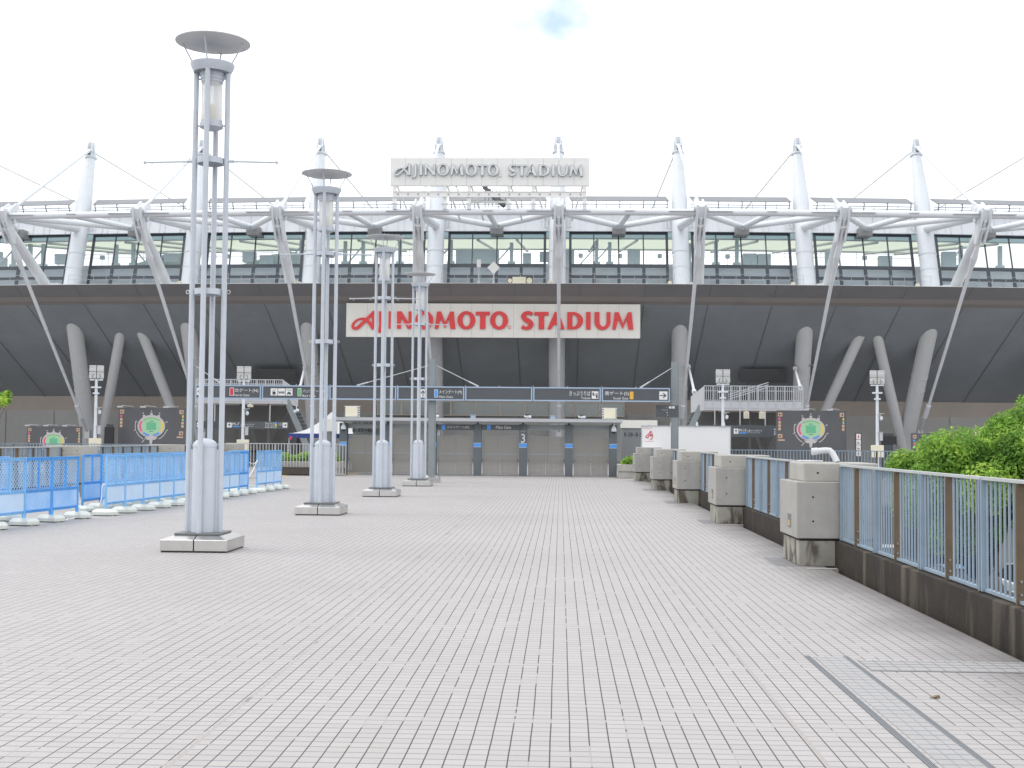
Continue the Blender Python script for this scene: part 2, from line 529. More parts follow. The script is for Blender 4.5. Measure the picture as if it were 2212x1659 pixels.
# ------------------------------------------------------------------ mesh builder
class MB:
    def __init__(self):
        self.v, self.f, self.m = [], [], []

    def add(self, vs, fs, mi=0):
        o = len(self.v)
        self.v += [tuple(x) for x in vs]
        self.f += [tuple(i + o for i in f) for f in fs]
        self.m += [mi] * len(fs)
        return self

    def box(self, x0, x1, y0, y1, z0, z1, mi=0):
        vs = [(x, y, z) for z in (z0, z1) for y in (y0, y1) for x in (x0, x1)]
        return self.add(vs, [(0, 2, 3, 1), (4, 5, 7, 6), (0, 1, 5, 4), (2, 6, 7, 3), (0, 4, 6, 2), (1, 3, 7, 5)], mi)

    def obox(self, c, ax, ay, az, mi=0):
        c, ax, ay, az = V(c), V(ax), V(ay), V(az)
        vs = [c + ax * i + ay * j + az * k for k in (-1, 1) for j in (-1, 1) for i in (-1, 1)]
        return self.add(vs, [(0, 2, 3, 1), (4, 5, 7, 6), (0, 1, 5, 4), (2, 6, 7, 3), (0, 4, 6, 2), (1, 3, 7, 5)], mi)

    def bar(self, p0, p1, w, d, mi=0, side=V((0, 1, 0))):
        p0, p1 = V(p0), V(p1)
        ax = (p1 - p0)
        l = ax.length / 2
        ax.normalize()
        s = ax.cross(side)
        if s.length < 1e-4:
            s = ax.cross(V((1, 0, 0)))
        s.normalize()
        q = s.cross(ax).normalized()
        return self.obox((p0 + p1) / 2, s * w / 2, q * d / 2, ax * l, mi)

    def tube(self, p0, p1, r0, r1=None, n=12, mi=0, caps=True):
        r1 = r0 if r1 is None else r1
        p0, p1 = V(p0), V(p1)
        ax = (p1 - p0).normalized()
        a = ax.orthogonal().normalized()
        b = ax.cross(a)
        vs = []
        for p, r in ((p0, r0), (p1, r1)):
            vs += [p + (a * math.cos(2 * math.pi * i / n) + b * math.sin(2 * math.pi * i / n)) * r for i in range(n)]
        fs = [(i, (i + 1) % n, n + (i + 1) % n, n + i) for i in range(n)]
        if caps:
            fs += [tuple(range(n))[::-1], tuple(range(n, 2 * n))]
        return self.add(vs, fs, mi)

    def path(self, pts, r, n=8, mi=0):
        pts = [V(p) for p in pts]
        vs, fs = [], []
        a = None
        for i, p in enumerate(pts):
            d = (pts[min(i + 1, len(pts) - 1)] - pts[max(i - 1, 0)]).normalized()
            if a is None:
                a = d.orthogonal().normalized()
            a = (a - d * a.dot(d)).normalized()
            b = d.cross(a)
            vs += [p + (a * math.cos(2 * math.pi * k / n) + b * math.sin(2 * math.pi * k / n)) * r for k in range(n)]
            if i:
                o = (i - 1) * n
                fs += [(o + k, o + (k + 1) % n, o + n + (k + 1) % n, o + n + k) for k in range(n)]
        fs += [tuple(range(n))[::-1], tuple(range(len(vs) - n, len(vs)))]
        return self.add(vs, fs, mi)

    def lathe(self, prof, c=(0, 0, 0), n=24, mi=0):
        vs, fs = [], []
        for r, z in prof:
            vs += [(c[0] + r * math.cos(2 * math.pi * i / n), c[1] + r * math.sin(2 * math.pi * i / n), c[2] + z) for i in range(n)]
        for k in range(len(prof) - 1):
            o = k * n
            fs += [(o + i, o + (i + 1) % n, o + n + (i + 1) % n, o + n + i) for i in range(n)]
        if prof[0][0] > 1e-4:
            fs.append(tuple(range(n))[::-1])
        if prof[-1][0] > 1e-4:
            fs.append(tuple(range(len(vs) - n, len(vs))))
        return self.add(vs, fs, mi)

    def quad(self, *p, mi=0):
        return self.add(p, [tuple(range(len(p)))], mi)

    def prism(self, poly, axis_o, ex, ez, ey, mi=0):
        """polygon (u,v) in the plane o+u*ex+v*ez, thickened along ey"""
        o, ex, ez, ey = V(axis_o), V(ex), V(ez), V(ey)
        n = len(poly)
        vs = [o + ex * u + ez * v for u, v in poly] + [o + ex * u + ez * v + ey for u, v in poly]
        fs = [tuple(range(n)), tuple(range(n, 2 * n))[::-1]]
        fs += [((i + 1) % n, i, n + i, n + (i + 1) % n) for i in range(n)]
        return self.add(vs, fs, mi)

    def build(self, name, mats, parent=None, smooth=True, bevel=0.0):
        o = V((0, 0, 0))
        if parent is not None and 'w' in parent:
            o = V(parent['w'])
        me = bpy.data.meshes.new(name)
        me.from_pydata([(x - o.x, y - o.y, z - o.z) for x, y, z in self.v], [], self.f)
        if not isinstance(mats, (list, tuple)):
            mats = [mats]
        for m in mats:
            me.materials.append(m)
        me.polygons.foreach_set('material_index', self.m)
        if smooth:
            me.polygons.foreach_set('use_smooth', [True] * len(self.f))
            me.set_sharp_from_angle(angle=R(38))
        me.validate()
        ob = bpy.data.objects.new(name, me)
        COL.objects.link(ob)
        if parent is not None:
            ob.parent = parent
            if 'w' in parent:
                WL[ob.name] = 1
                ob['w'] = list(o)
        if bevel:
            bm = ob.modifiers.new('bevel', 'BEVEL')
            bm.width = bevel
            bm.segments = 2
            bm.limit_method = 'ANGLE'
        return ob


WL = {}


def tag(o, label, cat, group=None, kind=None):
    o['label'] = label
    o['category'] = cat
    if group:
        o['group'] = group
    if kind:
        o['kind'] = kind
    return o


def thing(name, label, cat, loc=(0, 0, 0), group=None, rz=0.0):
    o = bpy.data.objects.new(name, None)
    o.empty_display_size = 0.2
    o.location = loc
    o.rotation_euler = (0, 0, rz)
    o['w'] = list(loc)
    COL.objects.link(o)
    return tag(o, label, cat, group)


def struct(o, label=None):
    o['kind'] = 'structure'
    if label:
        o['label'] = label
    return o


def copy_tree(o, parent=None):
    c = o.copy()
    COL.objects.link(c)
    c.parent = parent
    for ch in list(o.children):
        copy_tree(ch, c)
    return c


# ------------------------------------------------------------------ lettering
def mesh_from_curve(cu):
    ob = bpy.data.objects.new('tmp', cu)
    COL.objects.link(ob)
    dg = bpy.context.evaluated_depsgraph_get()
    me = bpy.data.meshes.new_from_object(ob.evaluated_get(dg))
    vs = [tuple(v.co) for v in me.vertices]
    fs = [tuple(p.vertices) for p in me.polygons]
    bpy.data.objects.remove(ob)
    bpy.data.meshes.remove(me)
    return vs, fs


def text_vf(s):
    cu = bpy.data.curves.new('t', 'FONT')
    cu.body = s
    cu.resolution_u = 3
    return mesh_from_curve(cu)


def place_vf(mb, vf, X0, X1, Z0, Z1, Y, mi=0, thick=0.0, keep=False):
    """lettering on an upright plane facing -Y"""
    vs, fs = vf
    if not vs:
        return
    x0, x1 = min(v[0] for v in vs), max(v[0] for v in vs)
    y0, y1 = min(v[1] for v in vs), max(v[1] for v in vs)
    sx = (X1 - X0) / max(x1 - x0, 1e-6)
    sz = (Z1 - Z0) / max(y1 - y0, 1e-6)
    mb.add([(X0 + (v[0] - x0) * sx, Y, Z0 + (v[1] - y0) * sz) for v in vs], fs, mi)


def prect(x0, x1, y0, y1, Y):
    xm, ym = (x0 + x1) / 2, (y0 + y1) / 2
    return at(x0, ym, Y).x, at(x1, ym, Y).x, at(xm, y1, Y).z, at(xm, y0, Y).z


def ptext(mb, s, x0, x1, y0, y1, Y, mi=0):
    X0, X1, Z0, Z1 = prect(x0, x1, y0, y1, Y)
    place_vf(mb, text_vf(s), X0, X1, Z0, Z1, Y, mi)


def pbox(mb, x0, x1, y0, y1, Y, d, mi=0):
    X0, X1, Z0, Z1 = prect(x0, x1, y0, y1, Y)
    mb.box(X0, X1, Y, Y + d, Z0, Z1, mi)


ARROWS = {
    'R': [(0.1, 0.44), (0.62, 0.44), (0.40, 0.2), (0.56, 0.2), (0.9, 0.5), (0.56, 0.8), (0.40, 0.8), (0.62, 0.56), (0.1, 0.56)],
}
ARROWS['L'] = [(1 - u, v) for u, v in ARROWS['R']][::-1]
ARROWS['U'] = [(1 - v, u) for u, v in ARROWS['R']]
ARROWS['D'] = [(v, 1 - u) for u, v in ARROWS['R']]


def _rot(poly, a):
    c, s = math.cos(a), math.sin(a)
    return [(0.5 + (u - .5) * c - (v - .5) * s, 0.5 + (u - .5) * s + (v - .5) * c) for u, v in poly]


ARROWS['DR'] = _rot(ARROWS['R'], -math.pi / 4)
ARROWS['DL'] = _rot(ARROWS['R'], -3 * math.pi / 4)


def arrow(mb, d, X0, X1, Z0, Z1, Y, plate=0, ink=1):
    mb.box(X0, X1, Y, Y + 0.006, Z0, Z1, plate)
    w, h = X1 - X0, Z1 - Z0
    # split the arrow into a shaft and a head so every face is simple
    mb.add([(X0 + u * w, Y - 0.004, Z0 + v * h) for u, v in ARROWS[d]], [tuple(range(len(ARROWS[d])))], ink)


# capital letters of the two big signs: outlines in a box of width w and height 1
def ell(cx, cy, rx, ry, n=44, a0=0.0, a1=2 * math.pi, close=True):
    k = n if close else n + 1
    return [(cx + rx * math.cos(a0 + (a1 - a0) * i / n), cy + ry * math.sin(a0 + (a1 - a0) * i / n)) for i in range(k)]


def curve_vf(loops, e):
    cu = bpy.data.curves.new('g', 'CURVE')
    cu.dimensions = '2D'
    cu.fill_mode = 'BOTH'
    cu.extrude = e
    for lp in loops:
        sp = cu.splines.new('POLY')
        sp.points.add(len(lp) - 1)
        for i, (x, y) in enumerate(lp):
            sp.points[i].co = (x, y, 0, 1)
        sp.use_cyclic_u = True
    return mesh_from_curve(cu)


def cr_spline(pts, n=8):
    out = []
    P = [pts[0]] + list(pts) + [pts[-1]]
    for i in range(1, len(P) - 2):
        for k in range(n):
            t = k / n
            out.append(tuple(0.5 * ((2 * P[i][j]) + (-P[i - 1][j] + P[i + 1][j]) * t + (2 * P[i - 1][j] - 5 * P[i][j] + 4 * P[i + 1][j] - P[i + 2][j]) * t * t + (-P[i - 1][j] + 3 * P[i][j] - 3 * P[i + 1][j] + P[i + 2][j]) * t ** 3) for j in range(3)))
    out.append(tuple(pts[-1]))
    return out


def stroke_vf(pts, e, dz=0.0, n=8):
    """pts: (x, y, width); a brush stroke of varying width"""
    q = cr_spline(pts, n)
    vs = []
    for i, (x, y, w) in enumerate(q):
        a, b = q[max(i - 1, 0)], q[min(i + 1, len(q) - 1)]
        dx, dy = b[0] - a[0], b[1] - a[1]
        l = math.hypot(dx, dy) or 1
        nx, ny = -dy / l * w / 2, dx / l * w / 2
        vs += [(x + nx, y + ny, e + dz), (x - nx, y - ny, e + dz), (x + nx, y + ny, -e), (x - nx, y - ny, -e)]
    fs = []
    for i in range(len(q) - 1):
        o, p = 4 * i, 4 * i + 4
        fs += [(o, o + 1, p + 1, p), (o + 2, o, p, p + 2), (o + 1, o + 3, p + 3, p + 1)]
    k = 4 * (len(q) - 1)
    fs += [(0, 2, 3, 1), (k, k + 1, k + 3, k + 2)]
    return vs, fs


def glyph(ch, w, e, b=1.0):
    """b: stroke weight"""
    t = 0.205 * b
    if ch == 'I':
        return curve_vf([[(0, 0), (w, 0), (w, 1), (0, 1)]], e)
    if ch == 'O':
        return curve_vf([ell(w / 2, .5, w / 2, .53), ell(w / 2, .5, w / 2 - 0.255 * b, .53 - .15 * b)], e)
    if ch == 'T':
        s = 0.27 * b
        return curve_vf([[(w / 2 - s / 2, 0), (w / 2 + s / 2, 0), (w / 2 + s / 2, 1 - .17 * b), (w, 1 - .17 * b), (w, 1), (0, 1), (0, 1 - .17 * b), (w / 2 - s / 2, 1 - .17 * b)]], e)
    if ch == 'N':
        s = .19 * b
        return curve_vf([[(0, 0), (s, 0), (s, .66), (w - s * .95, 0), (w, 0), (w, 1), (w - s * .75, 1), (w - s * .75, .36), (s * 1.15, 1), (0, 1)]], e)
    if ch == 'M':
        s = .17 * b
        k = w
        return curve_vf([[(0, 0), (s, 0), (.16 * k + s * .8, .60), (k / 2, 0.02), (k - .16 * k - s * 1.0, .60), (k - 1.45 * s, 0), (k, 0), (k - .09 * k, 1), (k - .09 * k - s * 1.05, 1), (k / 2 + .01, .36), (.11 * k + s * 1.2, 1), (.11 * k, 1)]], e)
    if ch == 'A':
        s = .2 * b
        return curve_vf([[(0, 0), (s * .9, 0), (.27 * w + s * .45, .26), (.66 * w - s * .4, .26), (w - s * 1.35, 0), (w, 0), (w / 2 + s * .62, 1), (w / 2 - s * .35, 1)],
                         [(.335 * w + s * .42, .40), (.59 * w - s * .35, .40), (w / 2 - s * .02, .72)]], e)
    if ch == 'D':
        s = .255 * b
        o = [(0, 0)] + [(w * .36 + x, y) for x, y in ell(0, .5, w * .64, .5, 22, -math.pi / 2, math.pi / 2, False)] + [(0, 1)]
        i = [(s, .14 * b)] + [(w * .40 + x, y) for x, y in ell(0, .5, w * .60 - .27 * b, .5 - .14 * b, 20, -math.pi / 2, math.pi / 2, False)] + [(s, 1 - .14 * b)]
        return curve_vf([o, i], e)
    if ch == 'U':
        s, r = .25 * b, .20 * b
        o = [(0, 1)] + [(w / 2 + x, .44 + y) for x, y in ell(0, 0, w / 2, .47, 24, math.pi, 2 * math.pi, False)] + [(w, 1)]
        i = [(w - r, 1)] + [(s + (w - s - r) / 2 + x, .46 + y) for x, y in ell(0, 0, (w - s - r) / 2, .47 - .15 * b, 20, 0, -math.pi, False)] + [(s, 1)]
        return curve_vf([o + i], e)
    if ch == 'S':
        t = .20 * b
        return stroke_vf([(.90 * w, .84, t * .95), (.64 * w, .95, t * .80), (.30 * w, .88, t * 1.05), (.19 * w, .72, t * 1.2), (.36 * w, .56, t * 1.25), (.66 * w, .43, t * 1.3), (.82 * w, .26, t * 1.2), (.66 * w, .10, t * 1.0), (.36 * w, .05, t * .8), (.07 * w, .15, t * .95)], e)
    if ch == 'J':
        t = .19 * b
        return stroke_vf([(w - t / 2, 1.0, t), (w - t / 2, .55, t), (w - t / 2, .15, t), (w - t * .7, -.08, t * .95), (.32 * w, -.18, t * .6), (.0, -.19, t * .4)], e)
    if ch == '&':      # the swash A
        a = stroke_vf([(.93 * w, .99, .15 * b), (.72 * w, .70, .14 * b), (.48 * w, .36, .16 * b), (.26 * w, .06, .15 * b), (.10 * w, .02, .15 * b), (.045 * w, .14, .11 * b), (.10 * w, .32, .11 * b), (.24 * w, .50, .09 * b), (.46 * w, .59, .08 * b)], e)
        c = stroke_vf([(.44 * w, .592, .08 * b), (.58 * w, .54, .11 * b), (.74 * w, .30, .17 * b), (.90 * w, .0, .21 * b)], e, dz=0.004)
        d = curve_vf([[(w - .215 * b, 0.0), (w, 0), (w, 1.0), (w - .215 * b, 1.0)]], e + 0.008)
        vs, fs = list(a[0]), list(a[1])
        for q in (c, d):
            k = len(vs)
            vs += q[0]
            fs += [tuple(i + k for i in f) for f in q[1]]
        return vs, fs
    raise KeyError(ch)


def sign_letters(parent, table, K, y_top, y_bot, P0, ex, ez, mats, depth, weight, two_tone=False):
    """table: (char, x0, x1) in photo pixels; the letters stand off a board with frame P0, ex, ez"""
    n = ex.cross(ez).normalized()

    def uv(x, y):
        d = ray(x / K, y / K)
        t = (P0 - EYE).dot(n) / d.dot(n)
        p = EYE + d * t - P0
        return p.dot(ex), p.dot(ez)
    for ch, x0, x1 in table:
        u0, v1 = uv(x0, y_top(x0))
        u1, v0 = uv(x1, y_bot(x1))
        hgt = v1 - v0
        w = (u1 - u0) / hgt
        e = depth / 2 / hgt
        vs, fs = glyph(ch, w, e, weight)
        mb = MB()
        pts = [P0 + ex * (u0 + x * hgt) + ez * (v0 + y * hgt) + n * (depth / 2 + 0.02 + z * hgt) for x, y, z in vs]
        mb.add(pts, fs)
        ob = mb.build('letter', mats, parent, smooth=False)
        if two_tone:
            bm = bmesh.new()
            bm.from_mesh(ob.data)
            bmesh.ops.remove_doubles(bm, verts=bm.verts, dist=0.002)
            bm.normal_update()
            front = [f for f in bm.faces if abs(f.normal.dot(n)) > 0.8 and True]
            dmax = max(f.calc_center_median().dot(n) for f in front)
            front = [f for f in front if f.calc_center_median().dot(n) > dmax - .03]
            for f in bm.faces:
                f.material_index = 1
            for f in front:
                f.material_index = 0
            rim = bmesh.ops.inset_region(bm, faces=front, thickness=0.022, use_even_offset=True)
            for f in rim['faces']:
                f.material_index = 1
            bm.to_mesh(ob.data)
            bm.free()


K = 1.09946

# ------------------------------------------------------------------ ground and deck
b = MB()
b.quad((-1500, -300, -3.6), (1500, -300, -3.6), (1500, 2500, -3.6), (-1500, 2500, -3.6))
struct(b.build('ground', M_asphalt, smooth=False))
b = MB()
XL, XR = -12.9, 3.30
b.add([(XL, -4, 0), (XR, -4, 0), (XR, 49, 0), (XL, 49, 0)], [(0, 1, 2, 3)])
b.add([(-75, 49, 0), (75, 49, 0), (75, 100, 0), (-75, 100, 0)], [(0, 1, 2, 3)])
struct(b.build('plaza', M_tiles, smooth=False))
b = MB()
b.box(XL - 0.6, XR + 0.55, -4, 48.99, -0.9, -0.085)
b.box(-75, 75, 49.0, 100, -0.9, -0.02)
for y in (6, 20, 34, 47):
    for x in (-10, 0):
        b.box(x - .5, x + .5, y - .5, y + .5, -3.6, -0.9)
for x in range(-66, 70, 12):
    b.box(x - .5, x + .5, 50.5, 51.5, -3.6, -0.9)
struct(b.build('deck_slab', M_conc, smooth=False))
b = MB()
b.box(XR + 0.002, 3.40, -4, 47.4, -0.08, -0.06)
struct(b.build('gutter', M_gutter, smooth=False))

# flush cover plates beside the piers, pale lids and slot drains near the camera
drain = thing('slot_drain', 'pair of slotted metal drain strips with pale lid tiles between them, set in the paving', 'drain', (1.93, 8.5, 0))
b = MB()
b.box(1.84, 2.055, 3.6, 9.12, 0.0, 0.004)
b.build('lid_tiles', M_lid, drain, smooth=False)
for xx in (1.79, 2.065):
    b = MB()
    for k in range(4):
        x0 = xx - 0.017 + k * 0.0105
        b.box(x0, x0 + 0.004, 3.6, 9.14, 0.0, 0.008)
    b.box(xx - 0.019, xx + 0.020, 3.6, 9.13, 0.0, 0.003, 1)
    b.build('slot_strip', [M_slot, M_slotgap], drain, smooth=False)
b = MB()
for xx in (1.912, 1.984):
    b.box(xx, xx + .003, 3.6, 9.12, 0.0035, 0.0055)
for k in range(54):
    yy = 3.7 + k * 0.101
    b.box(1.842, 2.04, yy, yy + (.012 if k % 9 == 0 else .004), 0.0035, 0.0055)
b.build('lid_joints', mat('lid_joint', (0.275, 0.28, 0.31), 0.8), drain, smooth=False)
b = MB()
b.box(2.12, 3.28, 8.63, 9.0, 0.0, 0.004, 0)
b.box(2.12, 3.28, 8.59, 8.63, 0.0, 0.004, 1)
for k in range(12):
    b.box(2.12 + k * .101, 2.126 + k * .101, 8.63, 9.0, 0.0042, 0.0055, 1)
for k in range(3):
    b.box(2.12, 3.28, 8.74 + k * .101, 8.746 + k * .101, 0.0042, 0.0055, 1)
tag(b.build('access_cover', [M_lid, M_wet], smooth=False), 'pale rectangular cover strip running from the slot drains to the parapet', 'cover')

p = gr(2017, 1508)
b = MB()
lf = [(-.027, 0), (-.012, .02), (.018, .022), (.034, .0), (.012, -.018), (-.018, -.012)]
b.add([(p.x + u, p.y + v, 0.010 + 0.012 * math.sin(30 * u)) for u, v in lf] + [(p.x + u * .9 + .01, p.y + v * .9, 0.003) for u, v in lf], [(0, 1, 2, 3, 4, 5), (11, 10, 9, 8, 7, 6)] + [(i, 6 + i, 6 + (i + 1) % 6, (i + 1) % 6) for i in range(6)])
tag(b.build('dry_leaf', M_leafdry), 'small curled dry leaf lying on the paving at lower right', 'leaf')

b = MB()
for (xa, ya), (xb, yb) in (((603, 1028.5), (628, 1025.5)), ((727, 1026.2), (780, 1023.0)), ((160, 1085), (230, 1078)), ((400, 1050), (412, 1049))):
    A, B = gr(xa, ya), gr(xb, yb)
    d = (B - A).normalized()
    s = V((d.y, -d.x, 0)) * 0.12
    b.add([(q.x, q.y, 0.004) for q in (A - s, A + s, B + s, B - s)], [(0, 1, 2, 3)])
tag(b.build('tactile_paving', M_yellow, smooth=False), 'faded yellow tactile paving line on the left of the plaza', 'tactile line', kind='structure')

# ------------------------------------------------------------------ lamp columns
def make_lamp():
    t = thing('lamp_column', '', 'lamp post', group='tall lamp posts down the left of the plaza')
    w = 0.455
    b = MB()      # stepped plinth: vertical skirt, sloping shoulder, front and back halves
    g = 0.006
    for sx in (-1, 1):
        xs = (-w, -g) if sx < 0 else (g, w)
        xi = (-.295, -g) if sx < 0 else (g, .295)
        vs = [(xs[0], -w, .02), (xs[1], -w, .02), (xs[1], w, .02), (xs[0], w, .02), (xs[0], -w, .165), (xs[1], -w, .165), (xs[1], w, .165), (xs[0], w, .165), (xi[0], -.30, .222), (xi[1], -.30, .222), (xi[1], .30, .222), (xi[0], .30, .222)]
        b.add(vs, [(0, 1, 5, 4), (1, 2, 6, 5), (2, 3, 7, 6), (3, 0, 4, 7), (4, 5, 9, 8), (5, 6, 10, 9), (6, 7, 11, 10), (7, 4, 8, 11), (8, 9, 10, 11), (3, 2, 1, 0)])
    b.build('plinth', M_steel, t, smooth=False, bevel=0.006)
    b = MB()
    b.box(-w + .012, w - .012, -w + .012, w - .012, 0, .02)
    b.build('plinth_foot', M_black, t, smooth=False)
    b = MB()
    b.box(-.31, .31, -.31, .31, .222, .245)
    b.build('base_plate', M_steel_dark, t, smooth=False, bevel=.004)
    b = MB()
    prof = [(.165, .245), (.165, 1.41)] + [(.165 * math.cos(a), 1.41 + .095 * math.sin(a)) for a in [k * math.pi / 16 for k in range(1, 8)]] + [(0, 1.506)]
    b.lathe(prof, n=36)
    for q in range(4):
        a = q * math.pi / 2
        c, s = math.cos(a), math.sin(a)
        b.obox((c * .19, s * .19, .8), (c * .03, s * .03, 0), (-s * .02, c * .02, 0), (0, 0, .555))
    b.build('core_cylinder', M_galv, t)
    b = MB()
    b.lathe([(.169, 1.385), (.169, 1.412), (.165, 1.415)], n=36)
    b.build('cap_seam', M_galv, t)
    for q in range(4):
        a = q * math.pi / 2
        b = MB()
        b.tube((math.cos(a) * .226, math.sin(a) * .226, .245), (math.cos(a) * .222, math.sin(a) * .222, 6.56), .037, n=20)
        b.build('pole', M_galv, t)
    for z in (3.50, 5.30):
        b = MB()
        b.lathe([(.172, z - .04), (.185, z - .04), (.185, z + .04), (.172, z + .04), (.172, z - .04)], n=32)
        b.build('tie_ring', M_galv, t)
    b = MB()
    for sx in (-1, 1):
        b.path([(sx * (.285 + .024 * math.cos(k * math.pi / 6)), 0, 3.5 + .024 * math.sin(k * math.pi / 6)) for k in range(13)], .006, 6)
        b.tube((sx * .255, 0, 3.5), (sx * .265, 0, 3.5), .012)
    b.build('eyelets', M_steel, t)
    for sx in (-1, 1):
        b = MB()
        b.tube((sx * .25, 0, 5.30), (sx * .92, 0, 5.285), .0125)
        b.tube((sx * .25, 0, 5.30), (sx * .33, 0, 5.299), .02)
        b.lathe([(0, -.024), (.02, -.014), (.024, 0), (.02, .014), (0, .024)], (sx * .925, 0, 5.285), 12)
        b.tube((sx * .30, 0, 5.30), (sx * .30, 0, 5.35), .006)
        for xx in (.37, .83):
            b.path([(sx * xx + .018 * math.cos(k * math.pi / 6), 0, 5.258 + .02 * math.sin(k * math.pi / 6)) for k in range(13)], .004, 6)
        b.build('banner_arm', M_galv, t)
    b = MB()
    b.lathe([(.255, 6.52), (.302, 6.62), (.302, 6.645), (.13, 6.645), (.13, 6.52), (.255, 6.52)], n=40)
    b.build('crown_ring', M_galv, t)
    lan = MB()
    lan.lathe([(.172, 6.52), (.172, 6.475), (.160, 6.472), (.160, 6.425), (.150, 6.422), (.150, 6.39), (.0, 6.39)][::-1], n=32)
    lan.lathe([(.150, 5.86), (.150, 5.825), (.158, 5.82), (.158, 5.765), (.10, 5.735), (0, 5.73)][::-1], n=32)
    for q in range(4):
        a = q * math.pi / 2
        c, s = math.cos(a), math.sin(a)
        for z in (5.79, 6.44):
            lan.tube((c * .15, s * .15, z), (c * .2, s * .2, z), .012)
    L = lan.build('lantern', M_galv, t)
    b = MB()
    b.lathe([(.142, 5.86), (.142, 6.39)], n=32)
    b.build('glass_shade', M_frost, L)
    b = MB()
    b.lathe([(.05, 5.87), (.062, 5.9), (.062, 6.06), (.03, 6.09), (0, 6.09)], n=16)
    b.build('lamp_bulb', M_lampinner, L)
    b = MB()
    b.lathe([(0, 6.915), (.30, 6.925), (.50, 6.94), (.512, 6.945), (.512, 6.955), (.30, 6.985), (0, 7.0)], n=56)
    D = b.build('disc_canopy', M_disc, t)
    b = MB()
    for k in range(28):
        a = k * 2 * math.pi / 28 + .1
        c, s = math.cos(a) * .495, math.sin(a) * .495
        b.tube((c, s, 6.95), (c * 1.01, s * 1.01, 7.0), .0022, n=4)
    b.build('bird_spikes', M_steel, D)
    for q in range(4):
        a = q * math.pi / 2
        c, s = math.cos(a), math.sin(a)
        b = MB()
        b.tube((c * .262, s * .262, 6.64), (c * .425, s * .425, 6.935), .010, n=8)
        b.build('canopy_strut', M_galv, t)
    return t


lamp0 = make_lamp()
LAB = ['tall grey lamp post nearest the camera with a wide disc top', 'second lamp post from the front, standing behind the nearest one',
       'third lamp post, in front of the red letter A', 'farthest and smallest of the four lamp posts, in front of the red sign']
for i, (xc, yb) in enumerate(((417.5, 1194.0), (685.5, 1113.5), (819.2, 1073.6), (899.2, 1050.6))):
    o = lamp0 if i == 0 else copy_tree(lamp0)
    p = gr(xc, yb)
    o.location = (p.x * (1 + .455 / p.y * .0), p.y + .455, 0)
    o['label'] = LAB[i]
    o.scale = (1, 1, 1.013 if i == 0 else 1.0)

# ------------------------------------------------------------------ concrete piers
def make_pier(side):
    """origin at the lower corner nearest the plaza and the camera; side=+1 extends to +X"""
    t = thing('concrete_pier', '', 'concrete pier', group='concrete piers along the deck edges')
    s = side

    def bx(b, x0, x1, y0, y1, z0, z1, mi=0):
        b.box(min(s * x0, s * x1), max(s * x0, s * x1), y0, y1, z0, z1, mi)
    b = MB(); bx(b, 0, .93, 0, 1.10, 0, .315)
    b.build('plinth', M_plinth, t, smooth=False, bevel=.008)
    b = MB(); bx(b, .012, .90, .015, 1.08, .315, .345)
    b.build('shadow_gap', M_gutter, t, smooth=False)
    b = MB(); bx(b, -.035, .96, -.035, 1.14, .345, 1.05)
    B = b.build('pier_body', M_conc, t, smooth=False, bevel=.012)
    b = MB(); bx(b, .075, 1.0, .07, 1.05, 1.048, 1.285)
    b.build('pier_cap', M_conc_top, t, smooth=False, bevel=.016)
    for zz in (.56, .86):
        for xx in (.17, .55, .80):
            b = MB()
            b.tube((s * xx, -.031, zz), (s * xx, -.0365, zz), .013, n=12)
            b.build('tie_hole', M_gutter, B)
    b = MB()
    for zz in (1.16,):
        for xx in (.25, .60):
            b.tube((s * xx, .074, zz), (s * xx, .0685, zz), .014, n=12)
    b.build('cap_hole', M_gutter, t)
    fl = MB()
    x = -s * .0395
    fl.box(min(x, x + s * .01), max(x, x + s * .01), .33, .56, .455, .625)
    q = fl.build('foot_light', M_steel_dark, t, smooth=False)
    b = MB()
    x = -s * .043
    b.box(min(x, x + s * .006), max(x, x + s * .006), .40, .49, .475, .545)
    b.build('light_lens', M_amber, q, smooth=False)
    return t


pr = make_pier(1)
PIERS = []
RPX = ((1899.6, 1344.4), (1700, 1243.5), (1610.3, 1195.2), (1553.7, 1165.0), (1514.5, 1142.5))
RLAB = ['nearest concrete pier on the right, with a white bent pipe lying on top', 'second concrete pier from the front along the right parapet',
        'third concrete pier from the front along the right parapet', 'fourth concrete pier from the front along the right parapet', 'farthest concrete pier on the right, beside the planter']
for i, (x, y) in enumerate(RPX):
    o = pr if i == 0 else copy_tree(pr)
    p = gr(x / K, y / K)
    p.x = 2.985 - 0.004 * (p.y - 15.5)
    o.location = (p.x, p.y, 0)
    o['label'] = RLAB[i]
    PIERS.append((p.x, p.y))
pl = make_pier(-1)
LLAB = ['pale concrete pier behind the gap between the two nearest barrier runs', 'middle concrete pier on the left, behind the second barrier run', 'farthest concrete pier on the left, behind the nearest lamp post']
LPIERS = []
for i in range(3):
    o = pl if i == 0 else copy_tree(pl)
    y = 31.0 + 7.5 * i
    o.location = (-12.0 + .01 * i, y, 0)
    o['label'] = LLAB[i]
    LPIERS.append((-12.0, y))
# cover slabs beside right piers
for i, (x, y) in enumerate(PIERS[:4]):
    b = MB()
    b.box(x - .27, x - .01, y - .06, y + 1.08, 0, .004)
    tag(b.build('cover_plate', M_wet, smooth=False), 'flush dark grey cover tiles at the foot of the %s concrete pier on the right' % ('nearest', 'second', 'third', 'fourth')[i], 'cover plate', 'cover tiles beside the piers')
    b = MB()
    b.box(3.02, 3.38, y - .42, y - .30, -.06, .012)
    tag(b.build('gutter_step', M_conc, smooth=False), 'small concrete step in the gutter in front of the %s pier' % ('nearest', 'second', 'third', 'fourth')[i], 'gutter step', 'gutter steps')
